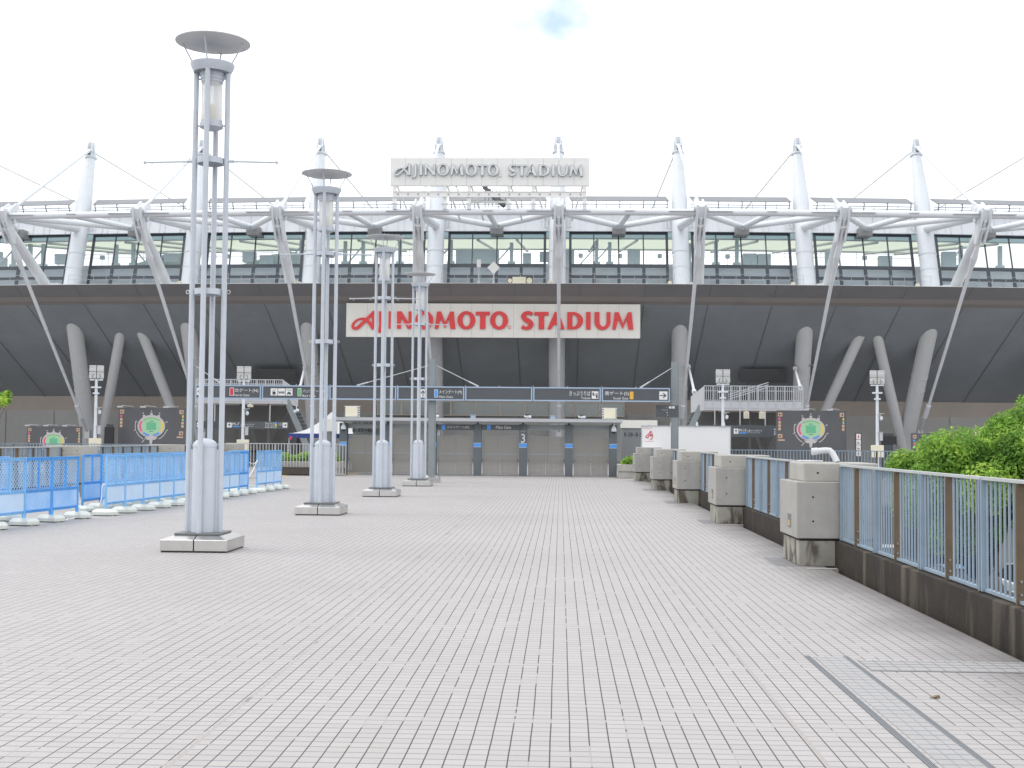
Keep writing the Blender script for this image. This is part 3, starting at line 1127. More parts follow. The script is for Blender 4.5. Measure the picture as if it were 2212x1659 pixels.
# pipe on the first pier
px, py = PIERS[0]
b = MB()
yp = py + .55
b.path([(px + .30, yp, 1.425), (px + .44, yp, 1.44), (px + .50, yp - .01, 1.438), (px + .535, yp - .03, 1.40), (px + .58, yp - .08, 1.29)], .040, 14)
b.path([(px + .27, yp, 1.422), (px + .345, yp, 1.43)], .047, 14)
b.path([(px + .10, yp + .05, 1.292), (px + .30, yp + .02, 1.294), (px + .42, yp + .06, 1.29)], .022, 6)
tag(b.build('bent_pipe', M_pipe), 'white bent pipe with an elbow lying on the nearest concrete pier', 'pipe')

# ------------------------------------------------------------------ parapets and railings
b = MB()
b.box(3.43, 3.78, -4, 47.3, -.09, .315)
tag(b.build('parapet_wall', M_parapet, smooth=False, bevel=.01), 'low dark stained concrete parapet under the right railing', 'parapet wall')
b = MB()
b.box(-12.85, -12.5, -4, 47.3, -.09, .315)
tag(b.build('parapet_wall', M_parapet, smooth=False, bevel=.01), 'low concrete parapet under the railing behind the blue barriers', 'parapet wall')


def railing(X, y0, y1, label, side, pitch=1.74, group='pale blue railings between the piers'):
    """side +1: the plaza is towards -X"""
    t = thing('railing', label, 'railing', (X, y0, .315), group)
    n = max(1, round((y1 - y0) / pitch))
    L = (y1 - y0) / n
    for k in range(n):
        a, c = y0 + k * L, y0 + (k + 1) * L
        b = MB()
        b.box(X - .034, X + .034, a + .012, c - .012, 1.247, 1.272, 1)
        b.box(X - .022, X + .022, a + .012, c - .012, .33, .355)
        for yy in (a + .014, c - .049):
            b.box(X - .045, X + .0, yy, yy + .022, .33, 1.245)
        for h in (0, 1):
            m0 = a + h * L / 2
            for j in range(8):
                yy = m0 + .095 + (L / 2 - .15) * j / 7
                b.tube((X, yy, .355), (X, yy, 1.246), .0105, n=8, caps=False)
        b.build('railing_panel', [M_bluefence, M_toprail], t)
        for yy in (a, a + L / 2) + ((y1 - .072,) if k == n - 1 else ()):
            b = MB()
            b.box(X - .045, X + .045, yy + .036, yy + .056, .29, 1.24)
            pst = b.build('post', M_brownpost, t, smooth=False)
            b = MB()
            for z in (.40, .50):
                b.tube((X - .012, yy + .037, z), (X - .012, yy + .024, z), .011, n=8)
            b.build('bolts', M_steel, pst)
    return t


FX = 3.52
railing(FX, 1.8, PIERS[0][1] - .02, 'nearest pale blue bar railing with brown posts, running off the right edge', 1)
for i in range(4):
    railing(FX, PIERS[i][1] + 1.16, PIERS[i + 1][1] - .05, 'pale blue railing between the %s concrete piers on the right' % ('nearest two', 'second and third', 'third and fourth', 'fourth and farthest')[i], 1)
LX = -12.6
railing(LX, 20.5, LPIERS[0][1] - .05, 'pale blue railing behind the nearest run of blue barriers', -1)
railing(LX, LPIERS[0][1] + 1.16, LPIERS[1][1] - .05, 'pale blue railing between the first and middle piers on the left', -1)
railing(LX, LPIERS[1][1] + 1.16, LPIERS[2][1] - .05, 'pale blue railing between the middle and farthest piers on the left', -1)


def bar_fence(x0, x1, Y, label, h=1.22, base=0.0, m=None, pitch=.125):
    t = thing('bar_fence', label, 'railing', ((x0 + x1) / 2, Y, base), 'bar fences round the upper concourse')
    b = MB()
    n = int((x1 - x0) / pitch)
    for k in range(n + 1):
        x = x0 + (x1 - x0) * k / n
        b.box(x - .014, x + .014, Y - .012, Y + .012, base + .08, base + h - .03)
    b.box(x0, x1, Y - .02, Y + .02, base + h - .032, base + h)
    b.box(x0, x1, Y - .016, Y + .016, base + .06, base + .09)
    b.build('railing_bars', m or M_bluefence, t, smooth=False)
    k = 0
    x = x0
    while x <= x1:
        b = MB()
        b.box(x - .03, x + .03, Y + .014, Y + .07, base, base + h - .004)
        b.build('post', M_brownpost if (m is None) else M_galvw, t, smooth=False)
        x += 2.0
    return t


bar_fence(4.4, 30.0, 49.3, 'long blue bar fence on the right in front of the map board and stair')
bar_fence(-48.0, -14.2, 49.3, 'long blue bar fence far left beyond the barriers')
bar_fence(-13.6, -8.7, 50.2, 'grey bar fence on the left in front of the blue tent', m=M_galvw, h=1.3)

# ------------------------------------------------------------------ blue mesh barriers
def make_barrier(kind):
    t = thing('mesh_barrier', '', 'barrier', group='blue plastic mesh barriers')
    L = 1.0
    fm = {0: M_barrierpale, 1: M_barrier}[kind]
    b = MB()
    z0, z1, zm = .20, 1.16, .55
    for x in (.0, .5, L - .035):
        w = .035 if x != .5 else .045
        b.box(x if x != .5 else .4775, (x if x != .5 else .4775) + w, -.018, .018, z0 if x != .5 else zm, z1)
    for z, h in ((z0, .05), (zm, .05), (z1 - .055, .055)):
        b.box(.035, L - .035, -.012, .012, z, z + h)
        b.box(.03, L - .03, -.024, .024, z + h - .012, z + h + .002)
        for k in range(11):
            x = .06 + k * .087
            b.box(x, x + .012, -.022, .022, z + .004, z + h - .013)
    b.build('frame', fm, t, smooth=False)
    b = MB()
    for (xa, xb) in ((.036, .477), (.523, L - .036)):
        za, zb = zm + .055, z1 - .06
        w, h = xb - xa, zb - za
        step = .082
        n = int((w + h) / step)
        for sgn in (1, -1):
            for k in range(1, n + 1):
                c = k * step
                pts = []
                u0, v0 = (c, 0) if c < w else (w, c - w)
                u1, v1 = (0, c) if c < h else (c - h, h)
                if math.hypot(u1 - u0, v1 - v0) < .03:
                    continue
                if sgn < 0:
                    u0, u1 = w - u0, w - u1
                yy = -.004 if sgn > 0 else .004
                b.bar((xa + u0, yy, za + v0), (xa + u1, yy, za + v1), .0095, .006)
    b.build('diamond_mesh', M_mesh, t, smooth=False)
    b = MB()
    b.box(.036, L - .036, -.006, .006, z0 + .052, zm - .002)
    b.build('lower_board', M_boardwhite if kind == 0 else M_boardblue, t, smooth=False)
    for x in (.02, L - .02):
        b = MB()
        b.add([(x - .05, -.012, z0), (x + .05, -.012, z0), (x + .03, -.012, .08), (x - .03, -.012, .08), (x - .05, .012, z0), (x + .05, .012, z0), (x + .03, .012, .08), (x - .03, .012, .08)], [(0, 3, 2, 1), (4, 5, 6, 7), (0, 4, 7, 3), (1, 2, 6, 5), (2, 3, 7, 6), (0, 1, 5, 4)])
        b.build('leg', fm, t, smooth=False)
    b = MB()
    hexa = [(-.27, 0), (-.17, -.20), (.17, -.20), (.27, 0), (.17, .20), (-.17, .20)]
    # long axis across the barrier line
    hexa = [(v, u) for u, v in hexa]
    lo = [(u * .98, v * .98, .018) for u, v in hexa]
    mi = [(u, v, .075) for u, v in hexa]
    hi = [(u * .72, v * .76, .125) for u, v in hexa]
    vs = lo + mi + hi
    fs = [tuple(range(12, 18))[::-1]]
    for k in range(6):
        j = (k + 1) % 6
        fs += [(k, 6 + k, 6 + j, j), (6 + k, 12 + k, 12 + j, 6 + j)]
    b.add([(x + 1.0, y, z) for x, y, z in vs], fs)
    b.box(1 - .12, 1 + .12, -.2, .2, 0, .02)
    me = b.build('base_block', M_base, t, smooth=False, bevel=.012)
    return t


BAR = [make_barrier(0), make_barrier(1)]
used = [False, False]


def place_barrier(kind, A, B, label):
    o = copy_tree(BAR[kind]) if used[kind] else BAR[kind]
    used[kind] = True
    d = B - A
    o.location = (A.x, A.y, 0)
    o.rotation_euler = (0, 0, math.atan2(d.y, d.x) + random.uniform(-.015, .015))
    o.scale = (d.length, d.length * .0 + 1, 1)
    o['label'] = label


ORD = ['nearest', 'second', 'third', 'fourth', 'fifth', 'sixth', 'seventh', 'eighth', 'ninth', 'tenth', 'eleventh']
runs = [
    ('front run at the left edge', [(-9.36, 19.0), (-9.29, 20.05), (-9.2, 21.07), (-9.11, 22.0), (-9.03, 22.98)], [1, 0, 1, 1]),
    ('front run left of the nearest lamp post', [(-8.83, 23.9), (-8.77, 24.8), (-8.72, 25.75), (-8.69, 26.7), (-8.64, 27.55), (-8.59, 28.4)], [0, 0, 0, 0, 0]),
    ('front run right of the nearest lamp post', [(-8.66, 29.3), (-8.63, 30.2), (-8.6, 31.1), (-8.58, 32.0), (-8.55, 32.85), (-8.5, 33.65)], [0, 0, 0, 0, 1]),
    ('farthest front run by the planter', [(-8.50, 34.6), (-8.46, 35.5), (-8.43, 36.35), (-8.39, 37.2)], [0, 0, 0]),
    ('back row, left part', [(-10.1, 19.2), (-10.05, 20.2), (-10.0, 21.2), (-9.95, 22.1)], [0, 0, 0]),
    ('back row, right of the gap', [(-9.72, 25.0), (-9.68, 25.95), (-9.62, 26.9), (-9.57, 27.9), (-9.5, 28.85), (-9.46, 29.8), (-9.4, 30.8), (-9.36, 31.7), (-9.32, 32.7)], [1, 0, 0, 0, 0, 0, 0, 0]),
    ('back row, farthest part', [(-9.2, 34.3), (-9.15, 35.2), (-9.12, 36.1)], [0, 0]),
]
for rn, pts, kinds in runs:
    for i in range(len(pts) - 1):
        place_barrier(kinds[i], V((*pts[i], 0)), V((*pts[i + 1], 0)), '%s blue mesh barrier of the %s' % (ORD[i], rn))
    # the block under the first foot of a run
    o = bpy.data.objects.new('barrier_block', bpy.data.objects['base_block'].data)
    COL.objects.link(o)
    dx, dy = pts[1][0] - pts[0][0], pts[1][1] - pts[0][1]
    o.rotation_euler = (0, 0, math.atan2(dy, dx))
    l = math.hypot(dx, dy)
    o.location = (pts[0][0] - dx / l, pts[0][1] - dy / l, 0)
    tag(o, 'pale foot block at the near end of the %s' % rn.replace('front run ', 'run '), 'foot block', 'loose foot blocks')
ropes = [
    ([(-9.03, 22.98, .62), (-8.98, 23.0, .30), (-9.0, 23.0, .12)], 'thin white rope hanging from the last barrier of the front run at the left edge'),
    ([(-8.83, 23.9, .60), (-8.88, 23.85, .58), (-8.9, 23.86, .30), (-8.95, 23.8, .18)], 'white rope knotted on the first barrier right of the gap'),
    ([(-8.5, 33.7, .86), (-8.48, 34.15, .80), (-8.46, 34.5, .90)], 'white rope tied across the last gap in the front barriers'),
    ([(-8.5, 33.7, .46), (-8.47, 34.1, .66), (-8.46, 34.45, .90)], 'white rope slanting up across the last gap in the front barriers'),
    ([(-9.05, 22.9, .03), (-8.95, 22.6, .02), (-9.08, 22.3, .02), (-8.92, 22.2, .02), (-9.0, 22.5, .03)], 'coil of white rope on the paving by the first barriers'),
]
for pts, lb in ropes:
    b = MB()
    q = [V(p[:3]) for p in cr_spline(pts, 6)]
    b.path(q, .010, 6)
    tag(b.build('rope', M_rope), lb, 'rope')

# ------------------------------------------------------------------ entrance gate
GY = 52.6
gate = thing('entrance_gate', 'row of perforated metal gates between dark pillars under a thin flat canopy', 'gate', (0, GY, 0))
PC = [816.5, 921.5, 1028.5, 1134.5, 1242.5, 1351, 1455.5]
GX = [at(x / K, 1045 / K, GY).x for x in PC]
cz = at(1211, 905.5, GY).z
b = MB()
b.box(at(724, 905, GY).x, at(1343.5, 910, GY).x, GY - .75, GY + 1.6, cz - .13, cz)
b.box(at(724, 905, GY).x + .05, at(1343.5, 910, GY).x - .05, GY - .70, GY + 1.55, cz - .17, cz - .13, 1)
b.build('canopy', [M_galvw, M_gateframe], gate, smooth=False)
ztop = zof(917.5, GY)
for i, x in enumerate(GX):
    b = MB()
    b.box(x - .165, x + .165, GY - .16, GY + .16, 0, ztop)
    P = b.build('pillar', M_gatepillar, gate, smooth=False, bevel=.008)
    b = MB()
    b.box(x - .163, x + .163, GY - .165, GY - .1601, zof(966.8, GY), zof(959, GY))
    b.box(x - .166, x + .166, GY - .164, GY - .1601, zof(967.4, GY), zof(966.8, GY), 1)
    b.box(x - .166, x + .166, GY - .164, GY - .1601, zof(959, GY), zof(958.4, GY), 1)
    b.build('blue_band', [M_bandblue, M_signwhite], P, smooth=False)
    b = MB()
    b.tube((x, GY, ztop), (x, GY, cz - .17), .05)
    b.build('pillar_neck', M_gatepillar, P)
    if i in (2, 4):
        b = MB()
        place_vf(b, text_vf('3'), x - .085, x + .085, zof(957, GY), zof(938, GY), GY - .166)
        place_vf(b, text_vf('メイン'), x - .12, x + .12, zof(934.5, GY), zof(930, GY), GY - .166)
        b.build('lettering', M_signwhite, P, smooth=False)
ztl = zof(943, GY)
for i in range(6):
    xa, xb = GX[i] + .175, GX[i + 1] - .175
    b = MB()
    b.box(xa, xb, GY + .02, GY + .10, ztop - .22, ztop - .02)
    b.build('header_beam', M_gateframe, gate, smooth=False)
    xm = (xa + xb) / 2
    for (u, v) in ((xa + .04, xm - .008), (xm + .008, xb - .04)):
        b = MB()
        fr = .022
        for (p, q) in ((u, u + fr), (v - fr, v)):
            b.box(p, q, GY - .02, GY + .02, .03, ztl)
        for (p, q) in ((.03, .07), (zof(981, GY) - .06, zof(981, GY) + .01), (ztl - .03, ztl)):
            b.box(u + fr, v - fr, GY - .018, GY + .018, p, q)
        lf = b.build('gate_leaf', M_gateframe, gate, smooth=False)
        b = MB()
        b.quad((u + fr, GY, .05), (v - fr, GY, .05), (v - fr, GY, ztl - .01), (u + fr, GY, ztl - .01))
        b.build('perforated_panel', M_perf, lf, smooth=False)
        b = MB()
        sx = u + .012 if u < xm - .1 else v - .012
        b.box(sx - .008, sx + .008, GY - .04, GY - .02, .62, .70)
        b.build('latch', M_black, lf, smooth=False)
# name strips over two openings
for (x0, x1, s, tx0, tx1, lab) in ((1040, 1124, 'メインゲート(M)', 1062, 1114, 'dark name strip over the gate with a blue square and Japanese lettering'),
                                   (1145, 1236, 'Main Gate', 1178, 1214, 'dark name strip over the gate reading Main Gate with a blue square')):
    t = thing('name_strip', lab, 'sign', (at(x0 / K, 922, GY).x, GY - .2, zof(922, GY)))
    Y = GY - .26
    b = MB(); pbox(b, x0 / K, x1 / K, 1008.5 / K, 1021.5 / K, Y, .05)
    b.build('panel', M_dark, t, smooth=False)
    b = MB(); ptext(b, s, tx0 / K, tx1 / K, 1011 / K, 1018.5 / K, Y - .005)
    b.build('lettering', M_signwhite, t, smooth=False)
    q = 1049 if x0 < 1100 else 1157
    b = MB(); pbox(b, q / K, (q + 8.5) / K, 1009 / K, 1020.5 / K, Y - .006, .006)
    b.build('blue_square', M_bandblue, t, smooth=False)

# things fixed on and under the canopy
for x, lab in ((759.5, 'cream boxed floodlight standing on the left end of the gate canopy'), (1317, 'cream boxed floodlight standing on the right end of the gate canopy')):
    p = at(x, 904, GY + .3)
    t = thing('floodlight', lab, 'floodlight', (p.x, p.y, cz), 'boxed floodlights on the canopy')
    b = MB(); b.box(p.x - .24, p.x + .24, p.y - .15, p.y + .1, cz + .04, cz + .46)
    b.build('lamp_box', M_cream, t, smooth=False, bevel=.01)
    b = MB()
    for k in range(5):
        b.box(p.x - .31, p.x + .31, p.y + .1, p.y + .3, cz + .04 + k * .10, cz + .10 + k * .10)
    b.box(p.x - .32, p.x - .02, p.y + .02, p.y + .32, cz + .47, cz + .50)
    b.box(p.x + .02, p.x + .32, p.y + .02, p.y + .32, cz + .47, cz + .50)
    b.build('cooling_fins', M_white, t, smooth=False)
    b = MB(); b.box(p.x - .2, p.x + .2, p.y - .1, p.y + .25, cz, cz + .04)
    b.build('bracket', M_galvw, t, smooth=False)
for x, lab in ((742, 'white dome camera hanging under the left end of the gate canopy'), (1326, 'white dome camera hanging under the right end of the gate canopy')):
    p = at(x, 920, GY - .45)
    t = thing('dome_camera', lab, 'security camera', (p.x, p.y, cz - .17), 'dome cameras under the canopy')
    z = cz - .17
    b = MB(); b.lathe([(.10, z - .34), (.115, z - .30), (.10, z - .22), (.05, z - .12), (.03, z - .1), (.03, z - .0)], (p.x, p.y, 0), 20)
    b.build('camera_housing', M_white, t)
    b = MB(); b.lathe([(0, z - .42), (.06, z - .40), (.09, z - .345), (.09, z - .34)], (p.x, p.y, 0), 20)
    b.build('dome', M_black, t)
for x, lab in ((941, 'small white bullet camera on the canopy near the third lamp post'), (1140, 'white bullet camera on the canopy above the Main Gate strip'), (1257, 'white bullet camera with a dark hood on the canopy above the pillar numbered three')):
    p = at(x, 901, GY + .1)
    t = thing('bullet_camera', lab, 'security camera', (p.x, p.y, cz), 'bullet cameras on the canopy')
    b = MB(); b.tube((p.x - .12, p.y + .1, cz + .12), (p.x + .12, p.y - .1, cz + .10), .055)
    b.build('camera_housing', M_white, t)
    b = MB(); b.tube((p.x, p.y, cz), (p.x, p.y, cz + .1), .02); b.box(p.x - .13, p.x + .13, p.y - .1, p.y + .12, cz + .17, cz + .19, 1)
    b.build('mount', [M_steel, M_black], t)
for x, lab in ((1022, 'small pale blue junction unit on the canopy beside the sign pole'), (1252 - 58, 'small pale blue junction unit in the middle of the canopy')):
    p = at(x, 903, GY + .1)
    b = MB(); b.box(p.x - .10, p.x + .10, p.y - .1, p.y + .1, cz, cz + .13); b.box(p.x - .13, p.x + .13, p.y - .13, p.y + .13, cz + .13, cz + .15)
    tag(b.build('junction_unit', M_frameblue, smooth=False, bevel=.008), lab, 'junction box', 'junction units')

# stencilled seat-block wall seen behind the left opening
b = MB()
Yb = GY + 1.8
X0, X1, Z0, Z1 = prect(838 / K, 905 / K, 1000 / K, 1060 / K, Yb)
bb = thing('stencil_board', 'grey board with black stencilled seat block numbers behind the left gate', 'board', ((X0 + X1) / 2, Yb, 0))
b.box(X0, X1, Yb, Yb + .05, 0.05, Z1 + .15)
b.build('panel', M_gateframe, bb, smooth=False)
b = MB()
ptext(b, 'M-1~M-8', 838 / K, 884 / K, 1002.5 / K, 1012.5 / K, Yb - .006)
ptext(b, 'B-35~B-4', 837 / K, 893 / K, 1015.5 / K, 1025.5 / K, Yb - .006)
b.build('lettering', M_black, bb, smooth=False)

# ------------------------------------------------------------------ overhead direction sign
SY = 43.6
sg = thing('overhead_sign', 'long dark overhead direction sign in seven pale blue frames, slung between grey poles', 'direction sign', (at(935, 900, SY).x, SY, 0))
BX = [464, 621.8, 782, 942.7, 1104, 1265.4, 1428, 1592]
zt, zb = zof(836.6, SY), zof(867, SY)


def sbox(b, x0, x1, y0, y1, Y, d, mi=0):
    """in the sign's own level frame: y measured at the sign's middle"""
    b.box(at(x0 / K, 850, SY).x, at(x1 / K, 850, SY).x, Y, Y + d, zof(y1, SY), zof(y0, SY), mi)


def sxy(x0, x1, y0, y1):
    return at(x0 / K, 850, SY).x, at(x1 / K, 850, SY).x, zof(y1, SY), zof(y0, SY)


def stext(b, s, x0, x1, y0, y1, mi=0):
    X0, X1, Z0, Z1 = sxy(x0, x1, y0, y1)
    place_vf(b, text_vf(s), X0, X1, Z0, Z1, SY - .047, mi)


for i in range(7):
    xa, xb = at(BX[i] / K, 850, SY).x, at(BX[i + 1] / K, 850, SY).x
    b = MB()
    b.box(xa + .06, xb - .06, SY - .04, SY + .10, zb + .045, zt - .045)
    P = b.build('sign_panel', M_dark, sg, smooth=False)
    b = MB()
    b.box(xa + .014, xa + .06, SY - .06, SY + .12, zb, zt)
    b.box(xb - .06, xb - .014, SY - .06, SY + .12, zb, zt)
    b.box(xa + .06, xb - .06, SY - .06, SY + .12, zt - .045, zt)
    b.box(xa + .06, xb - .06, SY - .06, SY + .12, zb, zb + .045)
    b.build('panel_frame', M_frameblue, P, smooth=False)
b = MB()
xa, xb = at(BX[0] / K, 850, SY).x, at(BX[7] / K, 850, SY).x
b.box(xa, xb, SY + .12, SY + .20, zb + .05, zb + .15)
b.box(xa, xb, SY + .12, SY + .20, zt - .15, zt - .05)
for i in range(1, 14):
    x = xa + (xb - xa) * i / 14
    b.tube((x, SY + .05, zt), (x, SY + .05, zt + .05), .02, n=6)
b.build('support_rail', M_greypole, sg, smooth=False)
# lettering and pictograms, one mesh per panel's message
M_SIGN = [M_signwhite, M_signred, M_signgreen, M_bandblue, M_signyellow, M_dark]
def message(b, bt, bs):
    for q, nm in ((b, 'pictogram'), (bt, 'lettering'), (bs, 'colour_square')):
        if q.v:
            q.build(nm, M_SIGN, sg, smooth=False)


b, bt, bs = MB(), MB(), MB()
stext(bt, '北ゲート(N)', 558, 614, 844, 853.5); stext(bt, 'North Gate', 558, 593, 856, 861)
sbox(bs, 546, 556.5, 842.5, 860, SY - .052, .008, 0); sbox(bs, 547.2, 555.3, 843.6, 858.9, SY - .056, .004, 1)
X0, X1, Z0, Z1 = sxy(468, 485, 843, 859.5)
arrow(b, 'L', X0, X1, Z0, Z1, SY - .05, 0, 5)
message(b, bt, bs)
b, bt, bs = MB(), MB(), MB()
for k in range(3):
    X0, X1, Z0, Z1 = sxy(643.5 + k * 17.8, 659.7 + k * 17.8, 843.5, 859)
    Y = SY - .05
    b.box(X0, X1, Y, Y + .008, Z0, Z1)
    w, h = X1 - X0, Z1 - Z0
    Y -= .004

    def rc(u0, u1, v0, v1, mi=5):
        b.box(X0 + u0 * w, X0 + u1 * w, Y, Y + .004, Z0 + v0 * h, Z0 + v1 * h, mi)
    if k == 0:
        rc(.28, .72, .12, .55); rc(.36, .64, .32, .46, 0); rc(.46, .54, .55, .75); rc(.22, .4, .7, .76); rc(.6, .78, .78, .84)
    elif k == 1:
        rc(.08, .92, .32, .62)
        for q in range(4):
            b.box(X0 + (.14 + q * .19) * w, X0 + (.27 + q * .19) * w, Y - .003, Y - .001, Z0 + .47 * h, Z0 + .58 * h, 0)
        rc(.2, .32, .24, .32); rc(.68, .8, .24, .32)
    else:
        rc(.2, .8, .18, .36); rc(.3, .7, .36, .52); rc(.24, .34, .10, .18); rc(.66, .76, .10, .18)
        place_vf(b, text_vf('TAXI'), X0 + .12 * w, X0 + .88 * w, Z0 + .66 * h, Z0 + .86 * h, Y - .002, 5)
stext(bt, 'バックゲート(B)', 719, 775, 845, 854); stext(bt, 'Back Gate', 719, 750, 856.5, 861.5)
sbox(bs, 707.5, 716.2, 843, 860, SY - .052, .008, 0); sbox(bs, 708.5, 715.2, 844, 859, SY - .056, .004, 2)
message(b, bt, bs)
b, bt, bs = MB(), MB(), MB()
X0, X1, Z0, Z1 = sxy(996, 1014, 843, 861)
arrow(b, 'U', X0, X1, Z0, Z1, SY - .05, 0, 5)
stext(bt, 'メインゲート(M)', 1043, 1097, 844, 854); stext(bt, 'Main Gate', 1043, 1076, 856.5, 861.5)
sbox(bs, 1031.7, 1040.5, 843.5, 860.5, SY - .052, .008, 0); sbox(bs, 1032.6, 1039.6, 844.5, 859.5, SY - .056, .004, 3)
message(b, bt, bs)
b, bt, bs = MB(), MB(), MB()
stext(bt, 'きっぷうりば', 1352.5, 1402, 844.5, 854.5); stext(bt, 'Tickets', 1380, 1402, 857, 862)
X0, X1, Z0, Z1 = sxy(1405.5, 1421, 845, 861)
b.box(X0, X1, SY - .05, SY - .042, Z0, Z1)
w, h = X1 - X0, Z1 - Z0
for u0, u1, v0, v1 in ((.1, .35, .5, .85), (.12, .5, .42, .5), (.42, .6, .55, .64), (.62, .9, .1, .55), (.68, .86, .6, .78)):
    b.box(X0 + u0 * w, X0 + u1 * w, SY - .054, SY - .05, Z0 + v0 * h, Z0 + v1 * h, 5)
message(b, bt, bs)
b, bt, bs = MB(), MB(), MB()
stext(bt, '南ゲート(S)', 1436.5, 1493, 844.5, 854.5); stext(bt, 'South Gate', 1456.5, 1492, 857, 862)
sbox(bs, 1495.5, 1504.3, 845, 861.5, SY - .052, .008, 4)
X0, X1, Z0, Z1 = sxy(1565.5, 1585, 844, 862)
arrow(b, 'R', X0, X1, Z0, Z1, SY - .05, 0, 5)
message(b, bt, bs)
# poles
for px_, yt, base in ((933.5, 778, True), (1457.5, 781, False), (411.0, 781, False)):
    x = at(px_, 900, SY + .35).x
    ztp = zof(yt, SY + .35)
    Y = SY + .35
    b = MB()
    b.box(x - .125, x + .125, Y - .10, Y + .10, -0.3 if not base else 0.2, ztp)
    b.box(x - .10, x + .10, Y - .13, Y + .13, -0.28 if not base else 0.2, ztp - .01)
    P = b.build('sign_pole', M_greypole, sg, smooth=False)
    if base:
        b = MB()
        b.add([(x - .30, Y - .3, 0), (x + .30, Y - .3, 0), (x + .30, Y + .3, 0), (x - .30, Y + .3, 0), (x - .30, Y - .3, .17), (x + .30, Y - .3, .17), (x + .30, Y + .3, .17), (x - .30, Y + .3, .17), (x - .17, Y - .17, .25), (x + .17, Y - .17, .25), (x + .17, Y + .17, .25), (x - .17, Y + .17, .25)],
              [(0, 1, 5, 4), (1, 2, 6, 5), (2, 3, 7, 6), (3, 0, 4, 7), (4, 5, 9, 8), (5, 6, 10, 9), (6, 7, 11, 10), (7, 4, 8, 11), (8, 9, 10, 11)])
        b.build('pole_base', M_steel, P, smooth=False)
    ends = {933.5: (-2.6, 1.62), 1457.5: (-1.2,), 411.0: (1.2,)}[px_]
    for dx in ends:
        b = MB()
        e0, e1 = V((x + math.copysign(.13, dx), Y - .05, ztp - .22)), V((x + dx, SY + .04, zt + .03))
        b.tube(e0, e1, .014, n=8)
        b.tube(e1, e1 + (e0 - e1).normalized() * .35, .026, n=8)
        b.box(e1.x - .05, e1.x + .05, SY, SY + .08, zt, zt + .05)
        b.build('stay_rod', M_galvw, sg)
# small dark sign on the right pole
Y = SY + .20
t = thing('pole_sign', 'small dark information sign with white lines of text on the right sign pole', 'sign', (at(1440, 890, Y).x, Y, zof(890, Y)))
b = MB(); pbox(b, 1417, 1466, 875.5, 901, Y, .04)
b.build('panel', M_dark, t, smooth=False)
b = MB()
for k, s in enumerate(('メイン', 'メインエントランス', '障害者駐車場', '臨時駐輪場')):
    ptext(b, s, 1444 - (6, 21, 15, 13)[k] + (0, 6, 10, 10)[k], 1442 + (0, 1, 1, 1)[k], 878.5 + k * 5.6, 881.6 + k * 5.6, Y - .005)
for k in range(2):
    pbox(b, 1445 + k * 7, 1450.5 + k * 7, 877.5, 882.5, Y - .005, .005)
b.build('lettering', M_signwhite, t, smooth=False)

# ------------------------------------------------------------------ billboard with the red script mark
Y = 47.9
t = thing('billboard', 'white billboard with a small red script emblem, behind the right piers', 'billboard', (at(1482, 960, Y).x, Y, 0))
b = MB()
X0, X1, Z0, Z1 = prect(1387, 1577, 921.5, 980, Y)
b.box(X0, X1, Y, Y + .08, .25, Z1)
b.build('panel', M_billboard, t, smooth=False)
b = MB()
b.box(X0 - .03, X0, Y - .02, Y + .1, .0, Z1 + .03); b.box(X1, X1 + .03, Y - .02, Y + .1, 0, Z1 + .03)
b.box(X0, X1, Y - .02, Y + .1, Z1, Z1 + .03)
b.build('panel_frame', M_galvw, t, smooth=False)


def bpt(x, y, s):
    return at(x, y, Y - .02)


b = MB()
for pts in ([(1396, 946, .012), (1395.5, 942.5, .02), (1400, 938.5, .02), (1404.5, 933, .03), (1406, 931, .03), (1405.5, 938, .035), (1406, 943, .03)],
            [(1396, 944, .02), (1399, 946, .02), (1402, 941, .02), (1404, 939.5, .02), (1410, 939.5, .02)],
            [(1409, 936.5, .03), (1409.5, 944, .03), (1407.5, 948.5, .02), (1404.5, 949.5, .015)],
            [(1408.6, 933.2, .03), (1409.4, 934.2, .03)]):
    q = cr_spline([(at(x, y, Y - .012).x, at(x, y, Y - .012).z, w) for x, y, w in pts], 6)
    b.path([(x, Y - .012, z) for x, z, w in q], .014, 6)
ptext(b, 'AJINOMOTO', 1393, 1411, 952.5, 954.5, Y - .006)
ptext(b, 'Eat Well, Live Well.', 1389.5, 1409.5, 923.6, 925.8, Y - .006)
b.build('red_emblem', M_signred, t, smooth=False)
for k, x in enumerate((1397.5, 1450, 1505, 1563)):
    b = MB()
    p = at(x, 920, Y)
    b.tube((p.x, Y + .04, Z1 + .03), (p.x, Y - .12, Z1 + .12), .018)
    b.lathe([(.03, .16), (.045, .06), (.05, 0), (.04, -.02)], (p.x, Y - .12, Z1 + .02), 14)
    b.build('spotlight', M_white, t)

